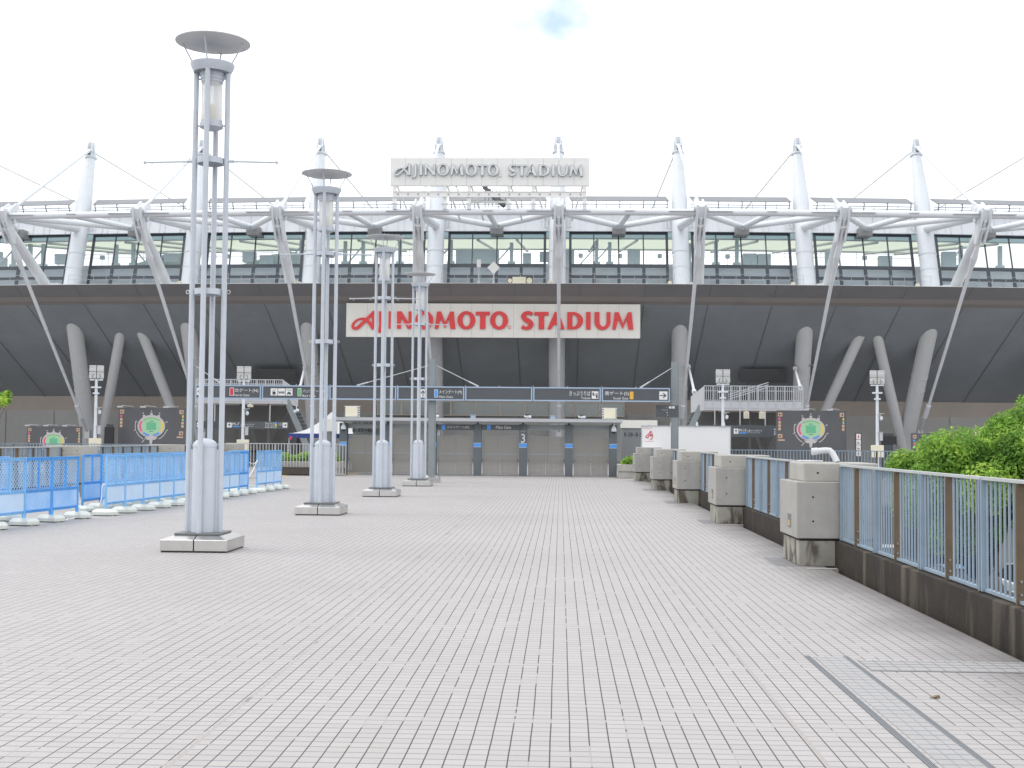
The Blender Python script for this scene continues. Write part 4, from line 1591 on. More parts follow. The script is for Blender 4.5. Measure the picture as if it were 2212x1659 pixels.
# ------------------------------------------------------------------ tall floodlight masts on the concourse
def floodmast():
    t = thing('floodlight_mast', '', 'floodlight mast', group='white floodlight masts on the concourse')
    b = MB()
    b.tube((0, 0, 0), (0, 0, 4.05), .075, .06, n=16)
    b.tube((0, 0, 2.0), (0, 0, 2.02), .085, n=16); b.tube((0, 0, 1.2), (0, 0, 1.22), .085, n=16)
    b.build('mast', M_white, t)
    b = MB()
    for z, w in ((3.72, .22), (3.45, .14)):
        b.box(-w, w, -.10, -.05, z - .035, z + .035)
    b.box(-.28, .28, -.05, .05, 4.03, 4.09)
    b.build('cross_arm', M_white, t, smooth=False)
    for sx in (-1, 1):
        for kz in (0, 1):
            b = MB()
            cx_, z0 = sx * .165, 4.12 + kz * .31
            b.box(cx_ - .135, cx_ + .135, -.02, .12, z0, z0 + .285, 1)
            for j in range(5):
                b.box(cx_ - .15, cx_ + .15, -.05, -.02, z0 + .01 + j * .057, z0 + .045 + j * .057)
            b.build('floodlight_head', [M_boardgrey, M_greypole], t, smooth=False)
    b = MB()
    for sx in (-1, 1):
        b.path([(sx * .05, -.06, 4.08), (sx * .13, -.10, 4.12), (sx * .18, -.09, 4.22), (sx * .12, -.07, 4.32)], .010, 6)
    b.build('cable_loop', M_black, t)
    b = MB()
    b.box(-.27, .27, -.06, .16, .88, 1.42)
    b.box(-.265, -.01, -.075, -.06, .89, 1.41); b.box(.01, .265, -.075, -.06, .89, 1.41)
    b.build('control_box', M_cream, t, smooth=False, bevel=.008)
    b = MB()
    b.box(.09, .23, -.08, .08, 1.62, 1.98); b.box(.07, .25, -.1, .1, 1.98, 2.0)
    b.build('meter_box', M_galvw, t, smooth=False)
    b = MB()
    b.tube((0, 0, 2.75), (.17, 0, 2.75), .02); b.lathe([(0, 2.50), (.06, 2.54), (.075, 2.6), (.06, 2.68), (.0, 2.70)], (.17, 0, 0), 14)
    b.box(-.05, .28, -.1, .1, 2.80, 2.815)
    b.build('camera', M_white, t)
    return t


fm = floodmast()
for i, (x, lab) in enumerate(((206.5, 'white floodlight mast at the far left beside the twin map boards'), (525.5, 'white floodlight mast behind the nearest lamp post, by the left stair tower'),
                              (1561.5, 'white floodlight mast behind the billboard, in front of the right stair tower'), (1895, 'white floodlight mast at the right beside the tree'))):
    o = fm if i == 0 else copy_tree(fm)
    p = at(x, 900, 55.5)
    o.location = (p.x, 55.5, 0)
    o.rotation_euler = (0, 0, -math.atan2(p.x, 55.5) * .8)
    o.scale = (1, 1, (zof(826, 55.5) if i > 1 else zof(826, 55.5)) / 4.09)
    o['label'] = lab

# ------------------------------------------------------------------ stadium map boards
def map_board(x0, x1, y0, y1, Y, label, flip=False):
    X0, X1, Z0, Z1 = prect(x0, x1, y0, y1, Y)
    t = thing('map_board', label, 'map board', ((X0 + X1) / 2, Y, 0), 'dark stadium map boards')
    b = MB(); b.box(X0, X1, Y, Y + .10, .05, Z1)
    b.build('panel', M_mapdark, t, smooth=False)
    W, HH = X1 - X0, (X1 - X0) / 1.78
    cx_, cz_ = X0 + W * .49, Z1 - HH * .48
    yy = Y - .004
    b = MB()
    MM = [M_mapgrey, M_mapgreen1, M_mapgreen3, M_mappink, M_mapyel, M_mapblue, M_mapgreen2, M_iconpeach, M_black]

    def poly(pts, lv, mi):
        b.add([(cx_ + u * W, yy - lv * .003, cz_ + v * W) for u, v in pts], [tuple(range(len(pts)))], mi)

    def ring(r0, r1, a_0, a_1, lv, mi, sx=1.0, sz=.92, n=14):
        for k in range(n):
            a, c = a_0 + (a_1 - a_0) * k / n, a_0 + (a_1 - a_0) * (k + 1) / n
            poly([(r0 * sx * math.cos(a), r0 * sz * math.sin(a)), (r1 * sx * math.cos(a), r1 * sz * math.sin(a)), (r1 * sx * math.cos(c), r1 * sz * math.sin(c)), (r0 * sx * math.cos(c), r0 * sz * math.sin(c))][::-1], lv, mi)
    poly(ell(0, 0, .205, .165, 40), 1, 0)
    poly([(u * .70, v * .74) for u, v in ell(0, .005, .205, .165, 40)], 2, 1)
    ring(.155, .185, R(45), R(135), 3, 6, sz=.70)
    ring(.152, .182, R(148), R(214), 3, 3, sz=.82)
    ring(.152, .182, R(-34), R(32), 3, 4, sz=.82)
    ring(.150, .185, R(225), R(260), 3, 5, sz=.80)
    ring(.150, .185, R(280), R(315), 3, 5, sz=.80)
    poly([(-.072, -.055), (.072, -.055), (.072, .055), (-.072, .055)], 3, 2)
    for s in (-1, 1):
        ring(.228, .240, R(200) if s < 0 else R(-60), R(240) if s < 0 else R(-20), 1, 0)
    ring(.232, .243, R(160), R(195), 1, 0)
    poly([(-.10, -.16), (.10, -.16), (.06, -.20), (-.06, -.20)], 2, 0)
    poly([(-.025, -.20), (.025, -.20), (.015, -.262), (-.015, -.262)], 2, 0)
    poly([(-.10, -.19), (-.085, -.19), (-.125, -.24), (-.14, -.24)], 2, 0)
    for u, v in ((-.11, .155), (.11, .155), (0, .185)):
        poly([(u - .018, v - .02), (u + .018, v - .02), (u + .018, v + .012), (u - .018, v + .012)], 2, 0)
        poly(ell(u * 1.1, v + .035, .010, .010, 10), 2, 0)
    for u, v in ((.225, .06), (-.225, .065), (.235, -.06), (-.238, -.06)):
        poly([(u - .02, v - .012), (u + .015, v + .0), (u + .02, v + .012), (u - .012, v + .004)], 2, 0)
    for v, ww in ((.075, .03), (-.075, .03)):
        poly([(-.03, v - .003), (ww, v - .003), (ww, v + .003), (-.03, v + .003)], 4, 8)
    b.build('stadium_map', MM, t, smooth=False)
    b = MB()

    def icon(u, v, w, h, mi):
        b.box(X0 + u * W, X0 + (u + w) * W, yy - .004, yy + .004, Z1 - (v + h) * HH, Z1 - v * HH, mi)
    for d, u, v in (('L', .022, .055), ('R', .905, .055), ('DL' if flip else 'DR', .022 if flip else .905, .61)):
        arrow(b, d, X0 + u * W, X0 + (u + .06) * W, Z1 - (v + .10) * HH, Z1 - v * HH, yy - .004, 0, 4)
    for k, v in enumerate((.185, .275, .36, .445)):
        icon(.025, v, .03 if k == 0 else .036, .065, 1 if k == 0 else 0)
        icon(.945 if k < 2 else .935, v, .022 if k < 2 else .036, .065, (2, 3, 0, 0)[k])
        icon(.068, v + .01, .075 + .02 * (k % 2), .018, 5); icon(.068, v + .04, .05, .012, 5)
        icon(.85 - .03 * (k % 2), v + .01, .075 + .02 * (k % 2), .018, 5)
    icon(.022 if flip else .87, .745, .095, .035, 0)
    b.build('legend', [M_iconpeach, M_mappink, M_mapyel, M_mapgreen1, M_black, mat('faint_text', (0.13, 0.11, 0.10), .6)], t, smooth=False)
    for k in range(3):
        b = MB()
        x = X0 + W * (.06 + .34 * k)
        b.tube((x + .15 * W, Y + .05, Z1 - .02), (x + .15 * W, Y - .0, Z1 + .06), .012, n=8)
        b.tube((x + .15 * W, Y, Z1 + .06), (x + .02 * W, Y - .35, Z1 + .09), .012, n=8)
        b.box(x - .035 * W, x + .04 * W, Y - .45, Y - .30, Z1 + .0, Z1 + .07)
        b.build('spotlight', M_galvw, t, smooth=False)
    return t


map_board(255.5, 401, 881, 962, 58.5, 'dark stadium map board left of the nearest lamp post')
map_board(57.5, 176, 921, 990, 66, 'smaller dark stadium map board at the far left, half hidden by the barriers')
map_board(1677.5, 1828.5, 887, 972, 58.5, 'dark stadium map board on the right beside the stair tower', True)
# board mostly behind the tree
X0, X1, Z0, Z1 = prect(1969, 2080, 936, 1010, 62)
t = thing('map_board', 'dark map board mostly hidden behind the tree on the right', 'map board', ((X0 + X1) / 2, 62, 0), 'dark stadium map boards')
b = MB(); b.box(X0, X1, 62, 62.1, .05, Z1)
b.build('panel', M_mapdark, t, smooth=False)
b = MB()
arrow(b, 'L', X0 + .07, X0 + .24, Z1 - .26, Z1 - .09, 61.994, 0, 4)
for k in range(3):
    b.box(X0 + .08, X0 + .18, 61.99, 61.998, Z1 - .42 - k * .16, Z1 - .32 - k * .16, 1 + k)
b.build('legend', [M_iconpeach, M_mapblue, M_mappink, M_mapgreen1, M_black], t, smooth=False)

# ------------------------------------------------------------------ other concourse furniture
for x0, x1, y0, lab in ((225, 245, 922, 'black screen cabinet between the two map boards on the left'), (1905, 1937, 942, 'black screen cabinet on the right, beside the floodlight mast')):
    Y = 57.5
    X0, X1, Z0, Z1 = prect(x0, x1, y0, 965, Y)
    t = thing('screen_cabinet', lab, 'screen', ((X0 + X1) / 2, Y, 0), 'black screens')
    b = MB(); b.box(X0, X1, Y, Y + .12, Z0 + .1, Z1)
    b.build('screen', M_black, t, smooth=False, bevel=.01)
    b = MB(); b.box(X0 + .05, X1 - .15, Y + .02, Y + .3, 0, Z0 + .1); b.box(X0 + .05, X1 - .12, Y + .1, Y + .3, Z0 + .1, Z1 + .12)
    b.build('cabinet', M_winframe, t, smooth=False)
Y = 58
X0, X1, Z0, Z1 = prect(1847.5, 1861.5, 935, 986, Y)
t = thing('toilet_sign', 'narrow dark sign with a column of white toilet pictograms', 'sign', ((X0 + X1) / 2, Y, 0))
b = MB(); b.box(X0, X1, Y, Y + .08, 0, Z1)
b.build('panel', M_dark, t, smooth=False)
b = MB()
for k in range(4):
    zz = Z1 - .05 - k * .262
    b.box(X0 + .05, X1 - .05, Y - .006, Y, zz - .235, zz, 0)
    xm = (X0 + X1) / 2
    if k == 0:
        b.box(xm - .03, xm + .03, Y - .010, Y - .006, zz - .19, zz - .08, 1); b.box(xm - .018, xm + .018, Y - .010, Y - .006, zz - .07, zz - .035, 1)
    elif k < 3:
        b.box(xm - .05, xm - .01, Y - .010, Y - .006, zz - .19, zz - .10, 2); b.box(xm + .0, xm + .05, Y - .010, Y - .006, zz - .19, zz - .14, 2); b.box(xm - .03, xm + .0, Y - .010, Y - .006, zz - .08, zz - .045, 2)
    else:
        b.add([(X0 + .07 + u * (X1 - X0 - .14), Y - .010, zz - .21 + v * .19) for u, v in ARROWS['D']], [tuple(range(9))], 2)
b.build('pictograms', [M_signwhite, M_signred, M_dark], t, smooth=False)

# planters
def shrub(name, label, x0, x1, y0, y1, z0, h, n, m):
    vs = MB()
    for i in range(n):
        x, y = random.uniform(x0, x1), random.uniform(y0, y1)
        ex = min(1, min(x - x0, x1 - x) / .25 + .35)
        z = z0 + h * (0.25 + .75 * random.random()) * (0.75 + .25 * math.sin(x * 5 + y * 3)) * ex
        s = random.uniform(.03, .065)
        a = V((random.gauss(0, 1), random.gauss(0, 1), random.gauss(0, .6))).normalized() * s
        c = V((random.gauss(0, 1), random.gauss(0, 1), random.gauss(0, .6)))
        c = (c - a * c.dot(a) / a.dot(a)).normalized() * s * .6
        p = V((x, y, z))
        vs.quad(p - a, p - c, p + a, p + c)
    t = thing(name, label, 'shrub', ((x0 + x1) / 2, (y0 + y1) / 2, z0))
    vs.build('foliage', m, t, smooth=False)
    b = MB()
    for i in range(14):
        x, y = random.uniform(x0, x1), random.uniform(y0, y1)
        b.tube((x, y, z0 - .15), (x + random.uniform(-.1, .1), y, z0 + h * .6), .012, n=5)
    b.build('stem', M_bark, t)


def planter(x0, x1, Y, label, bench):
    t = thing('planter', label, 'planter', ((x0 + x1) / 2, Y, 0), 'concrete planters beside the gate')
    b = MB()
    b.box(x0, x1, Y, Y + 1.6, .0, .28)
    b.box(x0 - .04, x1 + .04, Y - .05, Y + 1.65, .28, .56)
    b.build('planter_box', M_planter, t, smooth=False, bevel=.015)
    if bench:
        b = MB()
        for k in range(3):
            b.box(x0 + .05, x1 - .3, Y - .5 + k * .145, Y - .38 + k * .145, .30, .34)
        b.box(x0 + .05, x1 - .3, Y - .49, Y - .46, .05, .30)
        b.build('bench_slats', M_bench, t, smooth=False)


a_, c_ = at(597, 1000, 51), at(733, 1000, 51)
planter(a_.x, c_.x, 50.6, 'concrete planter with a dark bench left of the gate, behind the second lamp post', True)
shrub('low_hedge', 'low yellow-green hedge in the planter left of the gate', a_.x + .1, c_.x - .1, 50.7, 52.1, .52, .42, 5200, M_leaf)
a_, c_ = at(1337, 1000, 51), at(1400, 1000, 51)
planter(a_.x, c_.x + 1.2, 50.6, 'concrete planter right of the gate, beside the farthest pier', False)
shrub('low_hedge', 'low green hedge in the planter right of the gate', a_.x + .1, c_.x + 1.1, 50.7, 52.1, .52, .42, 3800, M_leaf)
for x0, x1, lab in ((1700, 1760, 'low hedge behind the long blue fence below the map board'), (1860, 1950, 'low hedge behind the long blue fence beside the floodlight mast')):
    a_, c_ = at(x0, 990, 50.5), at(x1, 990, 50.5)
    shrub('low_hedge', lab, a_.x, c_.x, 50.0, 51.2, .05, .5, 1800, M_leafdk)

# cream lintel with ribbed shutter right of the gate, and its left twin
for x0, x1, yt, yb, lab, s in ((1341, 1420, 908, 925, 'grey ribbed shutter gate under a cream lintel right of the main gate', 'B-28~B-3'), (560 + 130, 727, 904, 932, 'cream lintel and ribbed shutter left of the main gate, behind the tent', None)):
    Y = 56
    X0, X1, Z0, Z1 = prect(x0, x1, yt, yb, Y)
    t = thing('shutter_gate', lab, 'shutter gate', ((X0 + X1) / 2, Y, 0), 'ribbed shutters beside the gate')
    b = MB(); b.box(X0, X1, Y, Y + .3, Z0, Z1)
    b.build('lintel', M_board, t, smooth=False, bevel=.01)
    b = MB(); b.box(X0 + .02, X1 - .02, Y + .12, Y + .16, 0, Z0)
    n = int((X1 - X0) / .085)
    for k in range(n):
        x = X0 + .03 + k * .085
        b.box(x, x + .035, Y + .075, Y + .12, 0, Z0)
    b.build('ribbed_sheet', M_gateframe, t, smooth=False)
    if s:
        b = MB(); ptext(b, s, 1348.5, 1386, 934.5, 943, Y + .066)
        b.build('lettering', M_black, t, smooth=False)

# pop-up tent
Y = 56.5
X0, X1 = at(622, 950, Y).x, at(780, 950, Y).x
ze, zv, zp = zof(941, Y), zof(951, Y), zof(892, Y)
t = thing('canopy_tent', 'white peaked pop-up tent with a navy valance left of the gate', 'tent', ((X0 + X1) / 2, Y, 0))
b = MB()
D = X1 - X0
xc, yc = (X0 + X1) / 2, Y + D / 2
N = 10
for q in range(4):
    cs = [(X0, Y), (X1, Y), (X1, Y + D), (X0, Y + D)]
    A, B = V((*cs[q], ze)), V((*cs[(q + 1) % 4], ze))
    pk = V((xc, yc, zp))
    prev = (A, B)
    for k in range(1, N + 1):
        f = k / N
        zc = ze + (zp - ze) * (f ** 1.9)
        p0, p1 = A.lerp(pk, f), B.lerp(pk, f)
        p0.z = p1.z = zc
        b.quad(prev[0], prev[1], p1, p0)
        prev = (p0, p1)
b.build('tent_roof', M_tentwhite, t)
b = MB()
for x0, x1, y0, y1 in ((X0, X1, Y, Y + .015), (X0, X1, Y + D - .015, Y + D), (X0, X0 + .015, Y + .015, Y + D - .015), (X1 - .015, X1, Y + .015, Y + D - .015)):
    b.box(x0, x1, y0, y1, zv, ze)
b.build('valance', M_tentblue, t, smooth=False)
b = MB()
pbox(b, 624.5, 630.5, 942.5, 949, Y - .006, .006, 0)
pbox(b, 697, 703, 943.5, 948.5, Y - .006, .006, 1)
b.build('valance_print', [M_signred, M_signwhite], t, smooth=False)
for x, y in ((X0 + .04, Y + .05), (X1 - .04, Y + .05), (X1 - .04, Y + D - .05), (X0 + .04, Y + D - .05)):
    b = MB(); b.box(x - .02, x + .02, y - .02, y + .02, 0, ze - .01); b.box(x - .03, x + .03, y - .03, y + .03, .95, 1.0)
    b.build('leg', M_galvw, t, smooth=False)

# ------------------------------------------------------------------ the stadium
st = thing('stadium', 'large stadium with dark inclined soffit, glazed upper concourse and white roof masts', 'stadium', (0, 85, 0))
XS = [x for x in range(-64, 65, 2)]


def strip(prof, name, m, thick=None, smooth=True):
    b = MB()
    n = len(prof)
    vs = [cp(x, y, z) for x in XS for y, z in prof]
    fs = []
    for i in range(len(XS) - 1):
        for k in range(n - 1):
            o = i * n + k
            fs.append((o, o + n, o + n + 1, o + 1))
    b.add(vs, fs)
    return b.build(name, m, st, smooth=smooth)


zs_bot = zof(862.5, 92.3)
zs_top = zof(657, 81.96)
zf_lo, zf_hi = zof(640, 81.5), zof(612.5, 80.3)
strip([(92.3, -3.6), (92.3, zof(894, 92.3))], 'lower_wall', M_wallc)
strip([(92.25, zof(894, 92.3)), (92.25, zs_bot + .3)], 'wall_cladding', M_brown)
b = MB()
for x in range(-60, 61, 4):
    p = cp(x + .9, 92.27, 0)
    b.box(p.x - .02, p.x + .02, p.y - .012, p.y, 0, zof(894, 92.3))
for x in range(-60, 60, 1):
    pass
SEAM = b.build('wall_seam', M_seam, st, smooth=False)
strip([(92.3, zs_bot), (81.96, zs_top)], 'soffit', M_soffit)
strip([(81.96, zs_top), (81.70, zs_top + .2), (81.5, zf_lo)], 'soffit_recess', M_recess, smooth=False)
strip([(81.5, zf_lo), (80.3, zf_hi)], 'fascia', M_fascia)
strip([(80.3, zf_hi), (80.35, zf_hi + .03), (92, zf_hi + .02)], 'balcony_floor', M_floor, smooth=False)
# joints of the inclined panels run radially
b = MB()
RAD = 340.0
for k in range(-14, 15):
    th = math.radians(1.415 * .5 * k + .2)
    pts = []
    for (Y0, z) in ((92.2, zs_bot), (81.96, zs_top)):
        rr = RC / 2 + 85 - Y0
        X = rr * math.sin(th)
        pts.append(cp(X, Y0, z) + V((0, -.006, -.010)))
    b.bar(pts[0], pts[1], .05, .012, side=V((0, .5, -.87)))
    pts = []
    for (Y0, z) in ((81.5, zf_lo), (80.3, zf_hi)):
        rr = RC / 2 + 85 - Y0
        X = rr * math.sin(th)
        pts.append(cp(X, Y0, z) + V((0, -.008, -.010)))
    b.bar(pts[0], pts[1], .04, .012, side=V((0, .5, -.87)))
b.build('panel_joint', M_seam, st, smooth=False)

# masts: axis points from the survey, base at balcony level and top leaning back
MTOP = {-4: 199.8, -3: 439, -2: 694, -1: 949, 0: 1206, 1: 1464, 2: 1721, 3: 1977}
MBOT = {-4: 158, -3: 411, -2: 672, -1: 939, 0: 1204, 1: 1472, 2: 1742, 3: 2009}
MAXIS = {}
for k in MTOP:
    MAXIS[k] = (atc(MBOT[k], 600 + (0 if k > -5 else 0), 85.0), atc(MTOP[k], 318, 88.8))
MAXIS[4] = (atc(2277, 602, 85.0), atc(2234, 320, 88.8))
MAXIS[-5] = (atc(-98, 600, 85.0), atc(-48, 316, 88.8))
for k in MAXIS:      # normalise the heights so all masts match
    B, T = MAXIS[k]
    zB, zT = zf_hi, zof(318, 88.8)
    d = T - B
    MAXIS[k] = (B + d * ((zB - B.z) / d.z), B + d * ((zT - B.z) / d.z))


def ax(k, z):
    B, T = MAXIS[k]
    return B + (T - B) * ((z - B.z) / (T.z - B.z))


z_gt, z_gb = zof(497, 86.4), zf_hi
z_rf0, z_rf1 = zof(497, 86.2), zof(455, 86.6)
for k in sorted(MAXIS):
    B, T = MAXIS[k]
    b = MB()
    zk = zof(425, 87.3)
    b.tube(B, ax(k, zk), .60, .56, n=24, caps=False)
    b.tube(ax(k, zk), ax(k, T.z - .5), .56, .34, n=24)
    for zz in (zof(546, 85.8), zof(580, 85.4)):
        p = ax(k, zz)
        b.tube(p, p + V((0, 0.01, .07)), .618, n=24)
    p = ax(k, T.z - .5)
    b.tube(p, p + V((0, .02, .12)), .43, n=24)
    m = b.build('mast', M_white, st)
    b = MB()
    p = ax(k, T.z - .4)
    ux = V((1, 0, 0))
    for s in (-1, 1):
        b.prism([(-.42, 0), (.42, 0), (.30, .75), (.16, 1.12), (-.16, 1.12), (-.30, .75)], p + V((s * .16 - .05, 0, 0)), V((0, 1, 0)), V((0, 0, 1)), V((.10, 0, 0)))
    b.prism([(-.36, 0), (.36, 0), (.29, .6), (.20, 1.12), (-.20, 1.12), (-.29, .6)], p + V((0, -.14, 0)), ux, V((0, 0, 1)), V((0, .28, 0)))
    b.tube(p + V((-.22, -.3, .45)), p + V((.22, -.3, .45)), .11, n=12)
    b.tube(p + V((-.22, .25, .5)), p + V((.22, .25, .5)), .10, n=12)
    b.tube(p + V((-.4 if k > 0 else .4, .1, -.3)), p + V((-.45 if k > 0 else .45, .1, 1.9)), .018, n=6)
    b.tube(p + V((-.5 if k > 0 else .5, .1, -1.1)), p + V((-.5 if k > 0 else .5, .1, -.2)), .02, n=6)
    b.build('mast_head', M_white, m)
    # column below the soffit
    lean = {-4: (165, 190), -3: (411, 437), -2: (668, 680), -1: (938.5, 941), 0: (1203, 1203), 1: (1468, 1467), 2: (1737, 1724), 3: (2003, 1960), 4: (2270, 2210), -5: (-100, -62)}[k]
    tp = atc(lean[0], 735, 85.2)
    bt = atc(lean[1], 935, 89.2)
    d = (tp - bt)
    b = MB()
    b.tube(bt - d * .35, tp + d * .30, .56, .56, n=24)
    p = bt + d * .28
    cc = b.build('column', M_column, st)
    b = MB()
    for f in (.48, .62):
        p = bt + d * f
        b.tube(p, p + d.normalized() * .06, .585, n=24)
    b.build('column_band', M_column, cc)

# raking struts beside the outer columns
for (xa, ya, xb, yb) in ((258, 735, 226, 915), (313, 735, 384, 915), (1848, 745, 1765, 925), (1899, 745, 1946, 950)):
    tp, bt = atc(xa, ya, 85.6), atc(xb, yb, 89.2)
    d = tp - bt
    b = MB()
    b.tube(bt - d * .25, tp + d * .12, .36, n=20)
    b.build('raking_strut', M_column, st)

# collars and rods that carry the stair platforms
for (cx_, yc_, fx_, rx0, ry0, rx1, ry1) in ((1467.5, 783, 1485, 1487.5, 790, 1500, 848), (1735, 790, 1716, 1717, 795, 1729, 838), (672, 787, 657, 658, 792, 648, 838)):
    b = MB()
    p0 = atc(fx_, yc_, 86.0)
    q0 = atc(cx_, yc_, 86.4)
    b.tube(q0 - V((0, 0, .05)), q0 + V((0, 0, .05)), .72, n=24)
    b.obox((p0 + q0) / 2, V(((q0 - p0).x / 2, 0, 0)), (0, .25, 0), (0, 0, .045))
    b.build('rod_collar', M_rust, st)
    b = MB()
    a_, c_ = atc(rx0, ry0, 85.8), at(rx1, ry1, 67.5)
    b.tube(a_, c_, .075, n=8); b.tube(a_, a_.lerp(c_, .05), .14, n=10); b.tube(c_, c_.lerp(a_, .05), .13, n=10)
    b.build('hanger_rod', M_white2, st)

# front nodes, trusses and cables
NX = {-4: 13, -3: 302, -2: 601, -1: 903, 0: 1207, 1: 1513, 2: 1821, 3: 2124, -5: -276, 4: 2430}
NODE = {}
zn = zof(457.5, 75.5)
for k, x in NX.items():
    p = atc(x, 457, 75.5)
    NODE[k] = V((p.x, p.y, zn))
CBX = {-5: -95, -4: 176, -3: 432, -2: 679, -1: 942, 0: 1207, 1: 1473, 2: 1738, 3: 1998, 4: 2262}
for k, p in NODE.items():
    B, T = MAXIS[k]
    inw = V((T.x - p.x, T.y - p.y, 0)).normalized()
    # node bracket
    head = MB()
    sd = V((inw.y, -inw.x, 0))
    for s in (-1, 1):
        head.prism([(-.55, -.35), (.55, -1.70), (.90, -1.58), (.50, -.3), (1.20, .72), (.85, .98), (.0, .50), (-.70, .32)], p + sd * (s * .24 - .06), inw, V((0, 0, 1)), sd * .12)
    head.prism([(-.38, -.30), (.15, -.75), (.42, -.3), (1.05, .62), (.8, .84), (0, .42), (-.55, .25)], p + sd * -.19, inw, V((0, 0, 1)), sd * .38)
    head.tube(p + sd * -.45 + V((0, 0, .2)) + inw * -.35, p + sd * .45 + V((0, 0, .2)) + inw * -.35, .16, n=14)
    head.tube(p + sd * -.40 + V((0, 0, .45)) + inw * .55, p + sd * .40 + V((0, 0, .45)) + inw * .55, .12, n=14)
    head.obox(p + V((0, 0, .05)) + inw * .4, sd * .42, inw * .18, V((0, 0, .42)))
    hd = head.build('node_bracket', M_white2, st, smooth=True)
    # strut down to the foot of the mast
    ft = cp(0, 0, 0)
    fx = ax(k, zf_hi)
    side = -1 if k < 0 else (1 if k > 0 else 0)
    ft = V((fx.x + side * .95, fx.y - 1.5, zf_hi))
    b = MB()
    b.tube(p + V((0, 0, -.6)) + inw * .05, ft + (ft - p) * .02, .33, .36, n=18)
    b.build('strut', M_strut, st)
    b = MB()
    b.obox(ft + V((side * -.1, 1.05, .25)), (.35, 0, 0), (0, .5, 0), (0, 0, .3))
    b.build('strut_foot', M_white, st, smooth=False)
    # tie down to the concourse
    an = atc(CBX[k], 902, 86.2)
    d = (an - p)
    s0 = p + V((0, 0, -.4)) - inw * .35
    d = an - s0
    b = MB()
    b.tube(s0, s0 + d * .10, .10, .10, n=10)
    b.tube(s0 + d * .10, s0 + d * .17, .10, .22, n=12)
    b.tube(s0 + d * .17, s0 + d * .24, .22, .12, n=12)
    for (f0, f1, r_) in ((.24, .52, .118), (.522, .74, .108), (.742, .93, .098)):
        b.tube(s0 + d * f0, s0 + d * f1, r_, r_, n=12)
    b.tube(s0 + d * .93, an, .17, .15, n=12)
    b.build('tie_rod', M_white2, st)
    b = MB()
    base = an + d.normalized() * 1.6
    b.tube(an, base, .10, n=10)
    b.obox(base, (.18, 0, 0), (0, .25, 0), (0, 0, .3))
    b.build('tie_anchor', M_galvw, st)
    # cable from the mast head
    hp = ax(k, T.z - .4) + V((0, -.32, .45))
    e = p + V((0, 0, .45)) + inw * .55
    b = MB()
    b.tube(hp, e, .105, n=10)
    b.tube(e, e + (hp - e) * .10, .17, .10, n=10)
    b.tube(hp, hp + (e - hp) * .10, .13, .085, n=10)
    b.build('front_cable', M_white, st)
    # stay to the back
    bk = V((T.x * .945, T.y + 22, zof(470, 112)))
    b = MB()
    b.tube(ax(k, T.z - .4) + V((0, .28, .5)), bk, .07, n=8)
    b.build('back_stay', M_cable, st)
    # radial boom from node to mast
    q = ax(k, zof(484, 85.6))
    b = MB()
    b.tube(p, q, .27, .29, n=16)
    b.build('boom', M_white2, st)
ks = sorted(NODE)
for k, k2 in zip(ks[:-1], ks[1:]):
    p, q = NODE[k], NODE[k2]
    b = MB()
    b.tube(p, q, .205, n=16)
    m_ = (p + q) / 2
    for f in (.12, .88):
        c = p.lerp(q, f)
        b.obox(c + V((0, -.2, .02)), (.9, 0, 0), (0, .2, 0), (0, 0, .012))
    b.obox(m_ + V((0, -.2, .05)), (.3, 0, 0), (0, .12, 0), (0, 0, .015))
    b.build('edge_tube', M_white2, st)
    A1, A2 = ax(k, zof(480, 85)), ax(k2, zof(480, 85))
    c = (A1 + A2) / 2
    c.y -= .9
    c.z = zof(481, 84.2)
    for e, r_ in ((p, .20), (q, .20), (m_, .19)):
        b = MB()
        b.tube(e, c, r_, n=14)
        b.build('truss_tube', M_white2, st)
    b = MB()
    b.box(c.x - .45, c.x + .45, c.y + .2, c.y + 1.8, zof(498, 84.5), c.z + .1)
    b.build('truss_seat', mat('seat_grey', (.28, .28, .29), .5) if 'seat_grey' not in MATS else MATS['seat_grey'], st, smooth=False)

